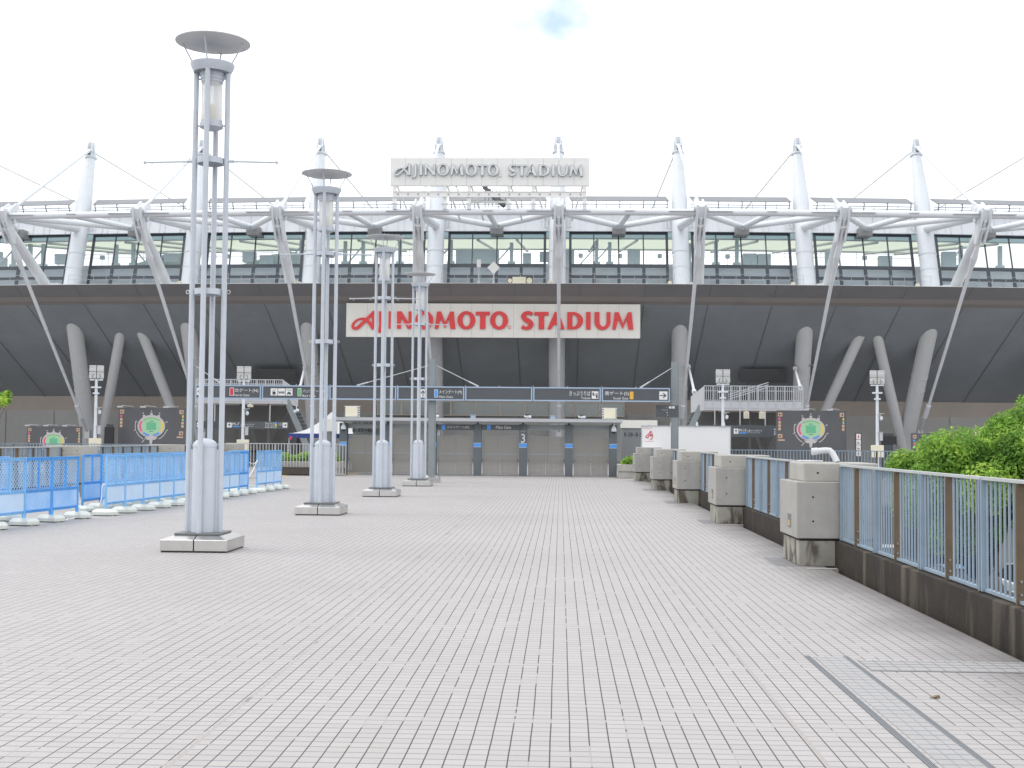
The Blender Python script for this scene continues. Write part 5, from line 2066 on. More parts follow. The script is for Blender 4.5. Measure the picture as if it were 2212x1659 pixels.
# white cladding over the glazing, in lengths between the masts
mk = sorted(MAXIS)
for k, k2 in zip(mk[:-1], mk[1:]):
    zc0, zc1 = z_rf0, z_rf1
    a0_, a1_ = ax(k, zc0), ax(k2, zc0)
    c0_, c1_ = ax(k, zc1), ax(k2, zc1)
    off = V((0, .25, 0))
    b = MB()
    lo0, lo1, hi0, hi1 = a0_ + off, a1_ + off, c0_ + off, c1_ + off
    b.quad(lo0, lo1, hi1, hi0)
    b.quad(hi0, hi1, hi1 + V((0, 1.6, .05)), hi0 + V((0, 1.6, .05)))
    b.quad(lo0 + V((0, .5, 0)), lo1 + V((0, .5, 0)), lo1, lo0)
    for j in range(1, 22):
        f = j / 22
        u0, u1 = lo0.lerp(lo1, f), hi0.lerp(hi1, f)
        if j % 3 == 1 or j % 5 == 0:
            b.bar(u0 + V((0, -.03, 0)), u1 + V((0, -.03, 0)), .05, .05)
    b.build('upper_cladding', M_upfascia, st, smooth=False)
    b = MB()
    for f in (.10, .90):
        u0, u1 = lo0.lerp(lo1, f), hi0.lerp(hi1, f)
        for s in (-.13, .13):
            b.bar(u0 + V((s, -.06, .25)), u1 + V((s, -.06, -.2)), .04, .04)
        for j in range(7):
            w = u0.lerp(u1, .22 + j * .1)
            b.obox(w + V((0, -.06, 0)), (.11, 0, 0), (0, .015, 0), (0, 0, .02))
    b.build('ladder_rail', M_boardgrey, st, smooth=False)
    # glazing bay
    g0 = lambda z: ax(k, z) + V((.80, .55, 0))
    g1 = lambda z: ax(k2, z) + V((-.80, .55, 0))

    def gp(f, z):
        return g0(z).lerp(g1(z), f)
    zt_, zm1, zm0, zl1, zl0 = z_gt - .18, zof(569, 85.8), zof(577, 85.8), zof(594, 85.6), zof(601, 85.6)
    b = MB()

    def rail(z0, z1, d=.12):
        A0, A1, C0, C1 = gp(0, z0), gp(1, z0), gp(0, z1), gp(1, z1)
        o = V((0, d, 0))
        b.add([A0, A1, A1 + o, A0 + o, C0, C1, C1 + o, C0 + o], [(0, 1, 5, 4), (2, 3, 7, 6), (4, 5, 6, 7), (3, 2, 1, 0), (1, 2, 6, 5), (3, 0, 4, 7)])

    def post(f0, f1, z0, z1, d=.11, pr=0.0):
        o = V((0, d, 0))
        pp = V((0, -pr, 0))
        P = [gp(f0, z0) + pp, gp(f1, z0) + pp, gp(f1, z0) + o, gp(f0, z0) + o, gp(f0, z1) + pp, gp(f1, z1) + pp, gp(f1, z1) + o, gp(f0, z1) + o]
        b.add(P, [(0, 1, 5, 4), (2, 3, 7, 6), (4, 5, 6, 7), (3, 2, 1, 0), (1, 2, 6, 5), (3, 0, 4, 7)])
    rail(z_gt - .22, z_gt + .02)
    rail(zm0, zm1, .13)
    rail(zl0, zl1, .13)
    post(0, .026, z_gb, z_gt - .22, .1, .004); post(.974, 1, z_gb, z_gt - .22, .1, .004)
    for f in (.25, .5, .75):
        post(f - .006, f + .006, zm1, z_gt - .22, .1, .003)
        post(f - .016, f + .016, z_gb, zm0, .1, .003)
    wb = b.build('window', M_winframe, st, smooth=False)
    b = MB()
    o = V((0, .06, 0))
    for f in range(4):
        b.quad(gp(f / 4, z_gb) + o, gp((f + 1) / 4, z_gb) + o, gp((f + 1) / 4, z_gt - .1) + o, gp(f / 4, z_gt - .1) + o)
    b.build('pane', M_glass, wb, smooth=False)
    # light rail and cabinets standing on the balcony
    b = MB()
    rl0, rl1 = ax(k, z_gb) + V((.7, -2.2, 0)), ax(k2, z_gb) + V((-.7, -2.2, 0))
    for h in (.62, .95):
        b.tube(rl0 + V((0, 0, h)), rl1 + V((0, 0, h)), .012, n=5)
    for j in range(9):
        c = rl0.lerp(rl1, j / 8)
        b.tube(c, c + V((0, 0, .95)), .014, n=5)
    b.build('balcony_wire', M_galvw, st)
    # interior, parts of the building seen through the panes
    b = MB()
    i0, i1 = ax(k, z_gb) + V((0, 2.6, 0)), ax(k2, z_gb) + V((0, 2.6, 0))
    zi = zof(574, 88.2)
    b.add([i0, i1, V((i1.x, i1.y, zi)), V((i0.x, i0.y, zi)), i0 + V((0, .3, 0)), i1 + V((0, .3, 0)), V((i1.x, i1.y + .3, zi)), V((i0.x, i0.y + .3, zi))], [(0, 1, 2, 3), (3, 2, 6, 7), (5, 4, 7, 6)])
    b.build('inner_wall', M_inner, st, smooth=False)
    b = MB()
    zw = zof(584, 88.0)
    b.add([V((i0.x, i0.y - .02, zw)), V((i1.x, i1.y - .02, zw)), V((i1.x, i1.y - .02, zw + .07)), V((i0.x, i0.y - .02, zw + .07))], [(0, 1, 2, 3)])
    for j in range(8):
        c = i0.lerp(i1, .06 + j * .125)
        b.box(c.x, c.x + (.12 if j % 2 else .35), c.y - .06, c.y - .03, zf_hi + .0, zof(607, 88))
    b.build('inner_trim', M_signwhite, st, smooth=False)
    b = MB()
    zb0, zb1 = zof(518.5, 88.6), zof(496, 88.6)
    j0, j1 = ax(k, zb0) + V((0, 1.5, 0)), ax(k2, zb0) + V((0, 1.5, 0))
    b.add([j0, j1, V((j1.x, j1.y, zb1 + .2)), V((j0.x, j0.y, zb1 + .2)), j0 + V((0, .3, 0)), j1 + V((0, .3, 0)), V((j1.x, j1.y + .3, zb1 + .2)), V((j0.x, j0.y + .3, zb1 + .2))], [(0, 1, 2, 3)])
    b.build('inner_beam', M_sheet, st, smooth=False)
    b = MB()
    b.add([j0 + V((0, -.02, -.09)), j1 + V((0, -.02, -.09)), j1 + V((0, -.02, 0)), j0 + V((0, -.02, 0))], [(0, 1, 2, 3)])
    b.build('light_strip', M_signwhite, st, smooth=False)
    # roof membrane sloping up over the stand
    b = MB()
    r0, r1 = V((j0.x, j0.y + .3, zof(516, 89))), V((j1.x, j1.y + .3, zof(516, 89)))
    s0, s1 = V((j0.x * .97, j0.y + 24, zof(541.5, 113))), V((j1.x * .97, j1.y + 24, zof(541.5, 113)))
    b.quad(r0, r1, s1, s0)
    b.build('roof_membrane', M_membrane, st, smooth=False)
    b = MB()
    for f in (0.33, .66):
        b.tube(r0.lerp(r1, f) - V((0, 0, .25)), s0.lerp(s1, f) - V((0, 0, .25)), .10, n=8)
    b.tube(s0 - V((0, 0, .05)), s1 - V((0, 0, .05)), .12, n=8)
    b.build('roof_rafter', M_white2, st)
    b = MB()
    for zz in (zof(549, 104), zof(557, 104)):
        b.tube(V((j0.x * 1.0, j0.y + 15, zz)), V((j1.x * 1.0, j1.y + 15, zz)), .018, n=5)
    for f in (.2, .55, .9):
        c = j0.lerp(j1, f)
        b.tube(V((c.x, c.y + 15, zof(580, 104))), V((c.x, c.y + 15, zof(545, 104))), .02, n=5)
    b.build('inner_wire', M_galvw, st)
    # lockers, speakers and stanchions silhouetted behind the glass
    rng = random.Random(100 + k)
    b = MB()
    def sil(f, dy):
        c = i0.lerp(i1, f)
        return V((c.x, c.y + dy, zi))
    f = rng.uniform(.06, .14)
    while f < .95:
        kind = rng.random()
        c = sil(f, 1.2)
        if kind < .35:
            b.box(c.x - .12, c.x + .12, c.y, c.y + .3, zi - .3, zof(521 + rng.uniform(0, 8), 89.4))
            b.box(c.x - .26, c.x + .26, c.y - .05, c.y + .35, zi - .3, zi + .35)
            if rng.random() < .6:
                sgn = rng.choice((-1, 1))
                b.bar(V((c.x, c.y + .1, zi + 1.5)), V((c.x + sgn * 1.2, c.y + .1, zi + .1)), .09, .09)
        elif kind < .6:
            h = rng.uniform(.45, 1.0)
            b.box(c.x - rng.uniform(.25, .7), c.x + rng.uniform(.25, .7), c.y, c.y + .5, zi + (0 if kind < .5 else .35), zi + .35 + h)
            b.tube(c, c + V((0, 0, .5)), .03, n=6)
        elif kind < .8:
            b.box(c.x - .22, c.x + .22, c.y, c.y + .25, zi - .1, zi + .13)
        else:
            b.tube(c, c + V((0, 0, .65)), .02, n=6)
            b.box(c.x - .15, c.x + .15, c.y - .05, c.y + .15, zi + .62, zi + .92)
        f += rng.uniform(.07, .19)
    if k in (-4, -3):
        c = sil(.55, 3.0)
        b.add([(c.x - 2.6, c.y, zi - .3), (c.x + 2.4, c.y, zi - .3), (c.x + 2.4, c.y, zi + 1.1), (c.x + 1.4, c.y, zi + 1.35), (c.x - .2, c.y, zi + 1.15), (c.x - 1.2, c.y, zi + .75), (c.x - 2.6, c.y, zi + .35)], [(0, 1, 2, 3, 4, 5, 6)])
    b.build('inner_equipment', M_silh, st, smooth=False)
    # sun visor and wire rail along the roof edge
    v0, v1 = ax(k, zof(430, 87.5)) + V((.75, 0, 0)), ax(k2, zof(430, 87.5)) + V((-.75, 0, 0))
    za, zb_ = zof(437, 87), zof(426.5, 88)
    b = MB()
    P = [V((v0.x + .15, v0.y - .7, za)), V((v1.x - .0, v1.y - .7, za)), V((v1.x - .15, v1.y + .5, zb_)), V((v0.x, v0.y + .5, zb_))]
    b.add(P + [p_ + V((0, .02, .06)) for p_ in P], [(3, 2, 1, 0), (4, 5, 6, 7), (0, 1, 5, 4), (1, 2, 6, 5), (2, 3, 7, 6), (3, 0, 4, 7)])
    for f in (.02, .26, .5, .74, .98):
        a_ = P[0].lerp(P[1], f) + V((0, .05, -.02))
        b.bar(a_ + V((0, 0, 0)), V((a_.x, a_.y + .45, z_rf1 - .2)), .06, .06)
        b.bar(a_, P[3].lerp(P[2], f) - V((0, 0, .02)), .05, .08)
    b.build('visor', M_visor, st, smooth=False)
    b = MB()
    for yy in (441.5, 447):
        zz = zof(yy, 87)
        b.tube(V((v0.x, v0.y - .3, zz)), V((v1.x, v1.y - .3, zz)), .028, n=6)
    for f in (.12, .38, .62, .86):
        a_ = v0.lerp(v1, f)
        b.tube(V((a_.x, a_.y - .3, z_rf1 - .2)), V((a_.x, a_.y - .3, zof(437, 87))), .018, n=5)
    b.build('roof_rail', M_frameblue, st)

# strip of windows above the gate canopy
yw = 92.2
b = MB()
zw0, zw1 = zof(900, yw), zof(868, yw)
x0, x1 = atc(816, 890, yw).x, atc(1349, 890, yw).x
nb = 10
for j in range(nb):
    xa, xb = x0 + (x1 - x0) * j / nb, x0 + (x1 - x0) * (j + 1) / nb
    b = MB()
    for (p_, q_) in ((xa, xa + .07), (xb - .07, xb)):
        b.box(p_, q_, yw - .10, yw - .02, zw0, zw1)
    b.box(xa + .07, xb - .07, yw - .10, yw - .02, zw0, zw0 + .08)
    b.box(xa + .07, xb - .07, yw - .10, yw - .02, zw1 - .08, zw1)
    wf = b.build('strip_window', M_tan, st, smooth=False)
    b = MB()
    b.quad((xa + .06, yw - .05, zw0 + .05), (xb - .06, yw - .05, zw0 + .05), (xb - .06, yw - .05, zw1 - .05), (xa + .06, yw - .05, zw1 - .05))
    b.build('pane', M_glassdark, wf, smooth=False)
# lower grey plinth in front of the window strip behind the canopy
b = MB()
xa, xb = atc(660, 915, 91).x, atc(1420, 915, 91).x
b.box(xa, xb, 90.6, 92.2, -.0, zof(905, 90.6))
b.build('entrance_block', M_wallc, st, smooth=False)
# black slabs paint doorway shade behind the stair towers; also a small wall vent
for x0, x1 in ((430, 640), (1540, 1675)):
    b = MB()
    X0, X1, Z0, Z1 = prect(x0, x1, 898, 968, 91.9)
    Yw = 92.1 + max(X0 * X0, X1 * X1) / RC - .6
    b.box(X0, X1, Yw - .05, Yw, -.5, Z1)
    b.build('opening_shade', M_black, st, smooth=False)
X0, X1, Z0, Z1 = prect(38.5, 47.5, 950, 964, 93)
Yw = 92.2 + X0 * X0 / RC
b = MB(); b.box(X0, X1, Yw - .1, Yw - .02, zof(960, 92), zof(946, 92)); b.build('wall_vent', M_black, st, smooth=False)
# darker patch painting the shade of a soffit opening above each stair tower
for x0, x1 in ((545, 640), (1600, 1700)):
    p, q = atc(x0, 800, 88.2), atc(x1, 826, 90.0)
    b = MB()
    pts = [atc(x0, 826, 89.6), atc(x1, 826, 89.6), atc(x1, 797, 88.0), atc(x0, 797, 88.0)]
    b.add(pts, [(0, 1, 2, 3)])
    b.build('hatch_shade_patch', M_hatch, st, smooth=False)

# things standing on the balcony
def bal(x, Y0=82.0):
    p = atc(x, 600, Y0)
    return V((p.x, p.y, zf_hi))


p = bal(1066, 81.2)
t = thing('antenna', 'diamond shaped grey panel antenna on a post on the balcony', 'antenna', tuple(p), 'panel antennas on the balcony')
b = MB(); b.prism([(0, -.42), (.42, 0), (0, .42), (-.42, 0)], p + V((0, 0, 1.15)), V((1, 0, 0)), V((0, 0, 1)), V((0, .07, 0)))
b.build('panel', M_boardgrey, t, smooth=False)
b = MB(); b.tube(p, p + V((0, .12, 1.2)), .05); b.box(p.x - .08, p.x + .08, p.y - .1, p.y + .1, p.z, p.z + .3)
b.build('post', M_galvw, t)
p = bal(1034, 81.2)
t = thing('antenna', 'small upright rectangular panel antenna on a post on the balcony', 'antenna', tuple(p), 'panel antennas on the balcony')
b = MB(); b.box(p.x - .13, p.x + .13, p.y - .04, p.y + .04, p.z + 1.18, p.z + 1.68)
b.build('panel', M_boardgrey, t, smooth=False)
b = MB(); b.tube(p + V((0, .08, 0)), p + V((0, .08, 1.3)), .045); b.box(p.x - .09, p.x + .09, p.y, p.y + .15, p.z, p.z + .3)
b.build('post', M_galvw, t)
p = bal(1122, 81.2)
t = thing('speaker_box', 'cream box with a round horn at each end on the balcony above the red sign', 'loudspeaker', tuple(p))
b = MB(); b.box(p.x - .45, p.x + .42, p.y - .2, p.y + .3, p.z + .05, p.z + .52)
b.build('box', M_cream, t, smooth=False, bevel=.01)
for dx, mm in ((-.62, .17), (.66, .22)):
    b = MB()
    b.tube((p.x + dx, p.y + .2, p.z + .28), (p.x + dx, p.y - .12, p.z + .28), .07, mm, n=20)
    b.tube((p.x + dx, p.y - .12, p.z + .28), (p.x + dx, p.y - .16, p.z + .28), mm + .03, mm + .03, n=20, mi=1)
    b.tube((p.x + dx, p.y - .161, p.z + .28), (p.x + dx, p.y - .165, p.z + .28), mm - .02, n=20)
    b.build('horn', [M_cream, M_black], t)
for j, (x, k_) in enumerate(((105, 'leftmost'), (388, 'second'), (640, 'third'), (1188, 'fourth'), (1447, 'fifth'), (1713, 'sixth'), (1982, 'rightmost'))):
    p = bal(x, 82.4)
    b = MB(); b.box(p.x - .13, p.x + .13, p.y - .1, p.y + .1, p.z, p.z + .42); b.box(p.x - .10, p.x + .10, p.y - .08, p.y + .08, p.z + .42, p.z + .47)
    tag(b.build('yellow_box', M_cream, smooth=False, bevel=.01), '%s of the small yellow boxes at the mast feet on the balcony' % k_, 'equipment box', 'yellow boxes at the mast feet')

# ------------------------------------------------------------------ the two name signs
# roof sign
Y = 75.3
X0, X1, Z0, Z1 = prect(843, 1273.5, 341, 401, Y)
t = thing('roof_sign', 'pale grey roof sign of twelve panels with large grey letters above the stadium', 'stadium sign', ((X0 + X1) / 2, Y, Z0))
b = MB()
n = 13
for j in range(n):
    xa, xb = X0 + (X1 - X0) * j / n, X0 + (X1 - X0) * (j + 1) / n
    b.box(xa + .006, xb - .006, Y, Y + .3, Z0, Z1)
b.box(X0 + .02, X1 - .02, Y + .05, Y + .29, Z0 + .02, Z1 - .02, 1)
b.build('sign_board', [M_boardgrey, M_letteredge], t, smooth=False)
tb = [('&', 937, 976), ('J', 979, 990), ('I', 997, 1003.6), ('N', 1009.3, 1034.2), ('O', 1038.7, 1067), ('M', 1070, 1101.5), ('O', 1105.3, 1133.6), ('T', 1135.2, 1156.7), ('O', 1157.8, 1185), ('S', 1208, 1226.3), ('T', 1229.2, 1250), ('A', 1249.6, 1276), ('D', 1280, 1306), ('I', 1311, 1317.4), ('U', 1324, 1348.8), ('M', 1352, 1384.6)]
sign_letters(t, tb, K, lambda x: 391.2 - .006 * (1160 - x), lambda x: 418.2 - .006 * (1160 - x), V((X0, Y, Z0)), V((1, 0, 0)), V((0, 0, 1)), [M_letter, M_letteredge], .16, 1.0, True)
c = at(1187.7 / K, 417 / K, Y - .06)
b = MB(); b.tube(c, c + V((0, .05, 0)), .09, n=20); b.tube(c + V((0, -.004, 0)), c + V((0, .0, 0)), .07, n=20, mi=1)
b.build('registered_mark', [M_letteredge, M_signwhite], t)
zt_b = zn + .18
for x in (852, 961, 1013, 1099, 1152, 1263):
    px_ = at(x, 420, Y).x
    b = MB()
    b.box(px_ - .11, px_ + .11, Y + .04, Y + .26, zt_b + .3, Z0)
    b.box(px_ - .20, px_ + .20, Y - .05, Y + .35, zt_b + .27, zt_b + .31); b.box(px_ - .12, px_ + .12, Y + .0, Y + .3, zt_b - .05, zt_b + .27, 1)
    b.build('sign_post', [M_boardgrey, M_white2], t, smooth=False)
    b = MB(); sg_ = -1 if x > 1200 else 1
    b.tube((px_ + sg_ * .1, Y + .4, Z0 + .1), (px_ + sg_ * .75, Y + 2.6, zt_b - .3), .06, n=8)
    b.build('sign_brace', M_boardgrey, t)
b = MB()
zc_ = zof(419.5, Y)
xa, xb = at(849, 420, Y).x, at(1265, 420, Y).x
b.box(xa, xb, Y - .08, Y + .02, zc_ - .19, zc_ - .15); b.box(xa, xb, Y - .08, Y + .02, zc_ + .13, zc_ + .17); b.box(xa, xb, Y - .03, Y + .01, zc_ - .15, zc_ + .13)
for j in range(19):
    x = xa + (xb - xa) * (j + .5) / 19
    b.box(x - .05, x + .05, Y - .06, Y - .03, zc_ - .07, zc_ + .03, 1)
b.build('sign_rail', [M_boardgrey, M_letteredge], t, smooth=False)
p0, p1 = at(1048, 405, Y + 1.5), at(1090, 440, Y + 1.5)
b = MB()
for j in range(7):
    c = p0.lerp(p1, j / 6)
    b.box(c.x - .16, c.x + .16, Y + 1.2, Y + 1.9, c.z - .03, c.z + .03)
b.bar(p0 + V((0, -.35, -.1)), p1 + V((0, -.35, -.1)), .25, .04); b.bar(p0 + V((0, .45, -.1)), p1 + V((0, .45, -.1)), .25, .04)
for x in (1048, 1056, 1064, 1072, 1080, 1092):
    q = at(x, 420, Y + 1.2)
    b.tube((q.x, Y + 1.15, zof(438, Y)), (q.x, Y + 1.15, zof(402, Y)), .025, n=6)
b.box(at(1012, 430, Y).x, at(1100, 430, Y).x, Y + .9, Y + 1.15, zof(432, Y), zof(428, Y), 1)
b.build('maintenance_stair', [M_steel_dark, M_boardgrey], t, smooth=False)

# red sign on the soffit, leaning slightly back with it
TLp, TRp = at(748.5, 657, 81.75), at(1383.2, 657.4, 81.75)
zt_s, zb_s = zof(656.8, 81.75), zof(730, 81.75)
PB = V((TLp.x, 81.75, zb_s))
ez = (V((TLp.x, 81.75, zt_s)) - PB)
hh = ez.length
ez.normalize()
ex = V((1, 0, 0))
ww = TRp.x - TLp.x
ny = ex.cross(ez)
t = thing('red_letter_sign', 'long cream sign with large red letters mounted under the dark fascia', 'stadium sign', (PB.x + ww / 2, 83, zb_s))
b = MB()
b.obox(PB + ex * ww / 2 + ez * hh / 2 - ny * .07, ex * ww / 2, ez * hh / 2, ny * .07)
for j in range(1, 14):
    f = j / 14
    b.obox(PB + ex * ww * f + ez * hh / 2 + ny * .001, ex * .008, ez * (hh / 2 - .01), ny * .003, 1)
b.build('sign_board', [M_board, mat('board_joint', (.40, .40, .37), .6)], t, smooth=False)
tb = [('&', 835.7, 894), ('J', 899.7, 909.5), ('I', 923.8, 932.3), ('N', 943.7, 977), ('O', 986.9, 1029), ('M', 1033, 1081.8), ('O', 1086.9, 1129), ('T', 1130.3, 1163.2), ('O', 1164.3, 1206.6), ('S', 1237.9, 1266.7), ('T', 1269.5, 1302.5), ('A', 1300, 1341.3), ('D', 1347.3, 1384.7), ('I', 1392, 1402.6), ('U', 1411.9, 1449.8), ('M', 1454.2, 1504)]
sign_letters(t, tb, K, lambda x: 739.3 + .004 * (x - 850), lambda x: 780.3 + .004 * (x - 850), PB, ex, ez, [M_red], .10, 1.16)
c0 = None
d = ray(1210 / K, 777 / K)
tt = (PB - EYE).dot(ny) / d.dot(ny)
c = EYE + d * tt + ny * .05
b = MB(); b.tube(c - ny * .05, c + ny * .0, .11, n=24)
b.tube(c + ny * .002, c + ny * .006, .088, n=24, mi=1)
b.obox(c + ny * .008 + ez * .0 - ex * .03, ex * .010, ez * .05, ny * .002); b.obox(c + ny * .008 + ez * .04 + ex * .003, ex * .025, ez * .010, ny * .002); b.obox(c + ny * .008 + ex * .003, ex * .025, ez * .009, ny * .002); b.obox(c + ny * .008 + ez * .02 + ex * .03, ex * .009, ez * .018, ny * .002); b.obox(c + ny * .008 - ez * .025 + ex * .022, ex * .010, ez * .022, ny * .002)
b.build('registered_mark', [M_red, M_board], t)

# ------------------------------------------------------------------ stair towers
def stair_tower(side, label, xs, yr0, yr1, yg1, yf1, Y):
    """side=+1: right tower as in the photo (stairs fall to the left); xs: pixel columns"""
    xl, xr = xs
    XA, XB = at(xl, 850, Y).x, at(xr, 850, Y).x
    zr, zb_, zg, zf = zof(yr0, Y), zof(yr1, Y), zof(yg1, Y), zof(yf1, Y)
    t = thing('stair_tower', label, 'stair tower', ((XA + XB) / 2, Y, 0), 'steel stair towers on both sides of the gate')
    b = MB()
    b.box(XA, XB, Y, Y + .12, zg, zb_ - .05)
    b.box(XA - .02, XB + .02, Y - .14, Y + .3, zf, zg - .02)
    b.box(XA - .02, XB + .02, Y - .16, Y - .0, zg - .02, zg + .03)
    b.box(XA, XB, Y + .12, Y + 3.2, zg + .1, zb_ - .08)
    for k in range(12):
        x = XA + (XB - XA) * k / 11
        b.box(x - .018, x + .018, Y - .05, Y - .001, zg + .03, zb_ - .05)
    b.build('platform', M_galvw, t, smooth=False)
    b = MB()
    n = int((XB - XA) / .11)
    for k in range(n + 1):
        x = XA + (XB - XA) * k / n
        b.box(x - .014, x + .014, Y + .0, Y + .028, zb_, zr)
    for z in (zb_, (zb_ + zr) / 2 + .12, zr - .22):
        b.box(XA, XB, Y - .006, Y + .034, z - .015, z + .015)
    b.box(XA, XB, Y - .015, Y + .045, zr, zr + .04)
    for k in range(12):
        x = XA + (XB - XA) * k / 11
        b.box(x - .024, x + .024, Y - .03, Y + .0, zb_ - .35, zr)
    b.build('railing', M_galvw, t, smooth=False)
    # solid folded end panel on the stair side
    s = -1 if side > 0 else 1
    E = XA if side > 0 else XB
    b = MB()
    px0, px1 = E, E + s * .55
    b.add([(px0, Y, zb_), (px1, Y + 1.2, zb_ - .5), (px1, Y + 1.2, zr - .5), (px0, Y, zr + .02)], [(0, 1, 2, 3)])
    b.add([(px0, Y + .03, zb_), (px1, Y + 1.23, zb_ - .5), (px1, Y + 1.23, zr - .5), (px0, Y + .03, zr + .02)], [(3, 2, 1, 0)])
    b.add([(px0, Y, zf), (px1, Y + 1.2, zf - .1), (px1, Y + 1.2, zb_ - .5), (px0, Y, zb_)], [(0, 1, 2, 3)])
    b.build('end_panel', M_galvw, t, smooth=False)
    # flight falling away from the platform
    top = V((E + s * .1, Y + .4, zg + .1))
    bot = V((E - s * .0 + s * 2.2 if False else E + s * 1.7, Y + .4, 0.0))
    b = MB()
    for dy in (0, 1.7):
        b.bar(top + V((0, dy, 0)), bot + V((0, dy, 0)), .30, .06)
    st_n = 18
    b.build('stringer', M_greypole, t, smooth=False)
    b = MB()
    for k in range(st_n):
        c = top.lerp(bot, (k + .5) / st_n)
        b.box(c.x - .15, c.x + .15, c.y + .04, c.y + 1.66, c.z - .02, c.z + .02)
    b.build('tread', M_stair, t, smooth=False)
    # second flight under the platform, seen as pale step edges
    b = MB()
    fx0, fx1 = (XA + .55 if side > 0 else XA + (XB - XA) * .40), (XA + (XB - XA) * .52 if side > 0 else XB - .9)
    for k in range(9):
        b.box(fx0, fx1, Y + 2.2 + k * .3, Y + 2.5 + k * .3, 0, .17 * (k + 1) - .02)
        b.box(fx0, fx1, Y + 2.18 + k * .3, Y + 2.24 + k * .3, .17 * (k + 1) - .02, .17 * (k + 1) + .02, 1)
    b.build('lower_flight', [M_stair, M_stairedge], t, smooth=False)
    # supports
    b = MB()
    for f in (.16, .50, .80):
        x = XA + (XB - XA) * f
        q = MB()
        q.box(x - .06, x + .06, Y + 1.2, Y + 1.32, 0, zf)
        q.build('support_post', M_stair, t, smooth=False)
    b.bar(V((XA + (XB - XA) * .95, Y + 2.4, zf)), V((XA + (XB - XA) * .62, Y + 2.4, 0)), .30, .2)
    b.build('raking_support', M_stair, t, smooth=False)
    b = MB()
    b.bar(V((XA + (XB - XA) * .55, Y + 1.9, zof(915, Y))), V((XA + (XB - XA) * .72, Y + 1.9, 0)), .18, .1)
    b.build('raking_support', M_stair, t, smooth=False)
    b = MB()
    b.box(XA, XB, Y + 3.4, Y + 3.5, 0, zf)
    b.build('shade_screen', M_stair, t, smooth=False)  # dark sheet added to stand for the shade under the platform
    return t, XA, XB, zf


tR = stair_tower(1, 'pale steel stair tower right of the gate, with a railed platform', (1521, 1734), 832, 862, 878, 884, 64)
tL = stair_tower(-1, 'pale steel stair tower left of the gate, behind the nearest lamp post', (405, 611), 825.5, 852, 871.5, 877, 64)
# flight rising over the right platform, seen through its bars
b = MB()
for dy in (0.0, .9):
    p0, p1 = at(1575, 862, 65.2 + dy), at(1660, 836, 65.2 + dy)
    for k in range(3):
        b.bar(p0 + V((0, 0, .12 * k)), p1 + V((0, 0, .12 * k)), .04, .04)
b.build('inner_handrail', M_galvw, tR[0], smooth=False)
# hanging signs
for (x0, x1, s, big, lab) in ((423, 622, 'M-7', (550, 612), 'dark hanging sign reading M-7 under the left stair tower'),
                              (1508, 1690, 'M-10', (1739, 1810), 'dark hanging sign reading M-10 under the right stair tower')):
    Y = 63.2
    y0, y1 = (910.5, 926) if s == 'M-7' else (918.5, 944)
    X0, X1, Z0, Z1 = prect(x0, x1, y0, y1, Y)
    t = thing('hanging_sign', lab, 'sign', ((X0 + X1) / 2, Y, Z0), 'hanging signs under the stair towers')
    b = MB(); b.box(X0, X1, Y, Y + .12, Z0, Z1)
    b.build('panel', M_dark, t, smooth=False)
    b = MB()
    for f in (.2, .5, .8):
        x = X0 + (X1 - X0) * f
        b.tube((x, Y + .06, Z1), (x, Y + .06, tR[3] + .1), .025, n=8)
    b.build('hanger', M_galvw, t)
    b = MB()
    MMS = [M_signwhite, M_dark, M_bandblue, M_signyellow, M_signgreen]
    if s == 'M-7':
        arrow(b, 'U', *prect(490.5, 500.5, 913, 923.5, Y), Y - .005, 0, 1)
        ptext(b, 'M-7', 502, 517, 913, 919, Y - .006); pbox(b, 502, 517.5, 920.5, 922.5, Y - .006, .006, 2)
        ptext(b, '上層メインスタンド', 519, 549, 915, 919, Y - .006); ptext(b, 'Main Stand upper level', 519, 546, 920.5, 922.3, Y - .006)
        for k in range(3):
            ptext(b, ('M-6~M-10', 'S-17~S-27', 'B-28~B-33')[k], 573, 593, 912.5 + k * 4.3, 915.6 + k * 4.3, Y - .006)
            pbox(b, 594, 598, 911.8 + k * 4.3, 916 + k * 4.3, Y - .006, .006, 2 + k)
        ptext(b, '入口', 600.5, 609, 914, 919, Y - .006)
        arrow(b, 'R', *prect(610.5, 620.5, 913, 923.5, Y), Y - .005, 0, 1)
        arrow(b, 'L', *prect(425, 435, 912.5, 923, Y), Y - .005, 0, 1)
    else:
        arrow(b, 'U', *prect(1585, 1595, 926, 937, Y), Y - .005, 0, 1)
        ptext(b, 'M-10', 1597, 1612, 926.5, 932.5, Y - .006); pbox(b, 1597, 1612.5, 934, 936.5, Y - .006, .006, 2)
        ptext(b, '上層メインスタンド', 1614, 1646, 928, 932.5, Y - .006); ptext(b, 'Main Stand upper level', 1614, 1642, 934, 935.8, Y - .006)
        arrow(b, 'L', *prect(1516, 1526, 920.5, 931, Y), Y - .005, 0, 1)
        ptext(b, '入口', 1528, 1536, 921, 926, Y - .006)
        for k in range(3):
            ptext(b, ('M-5', 'S-1', 'B-2')[k], 1672, 1681, 926 + k * 5, 929.6 + k * 5, Y - .006)
    b.build('lettering', MMS, t, smooth=False)
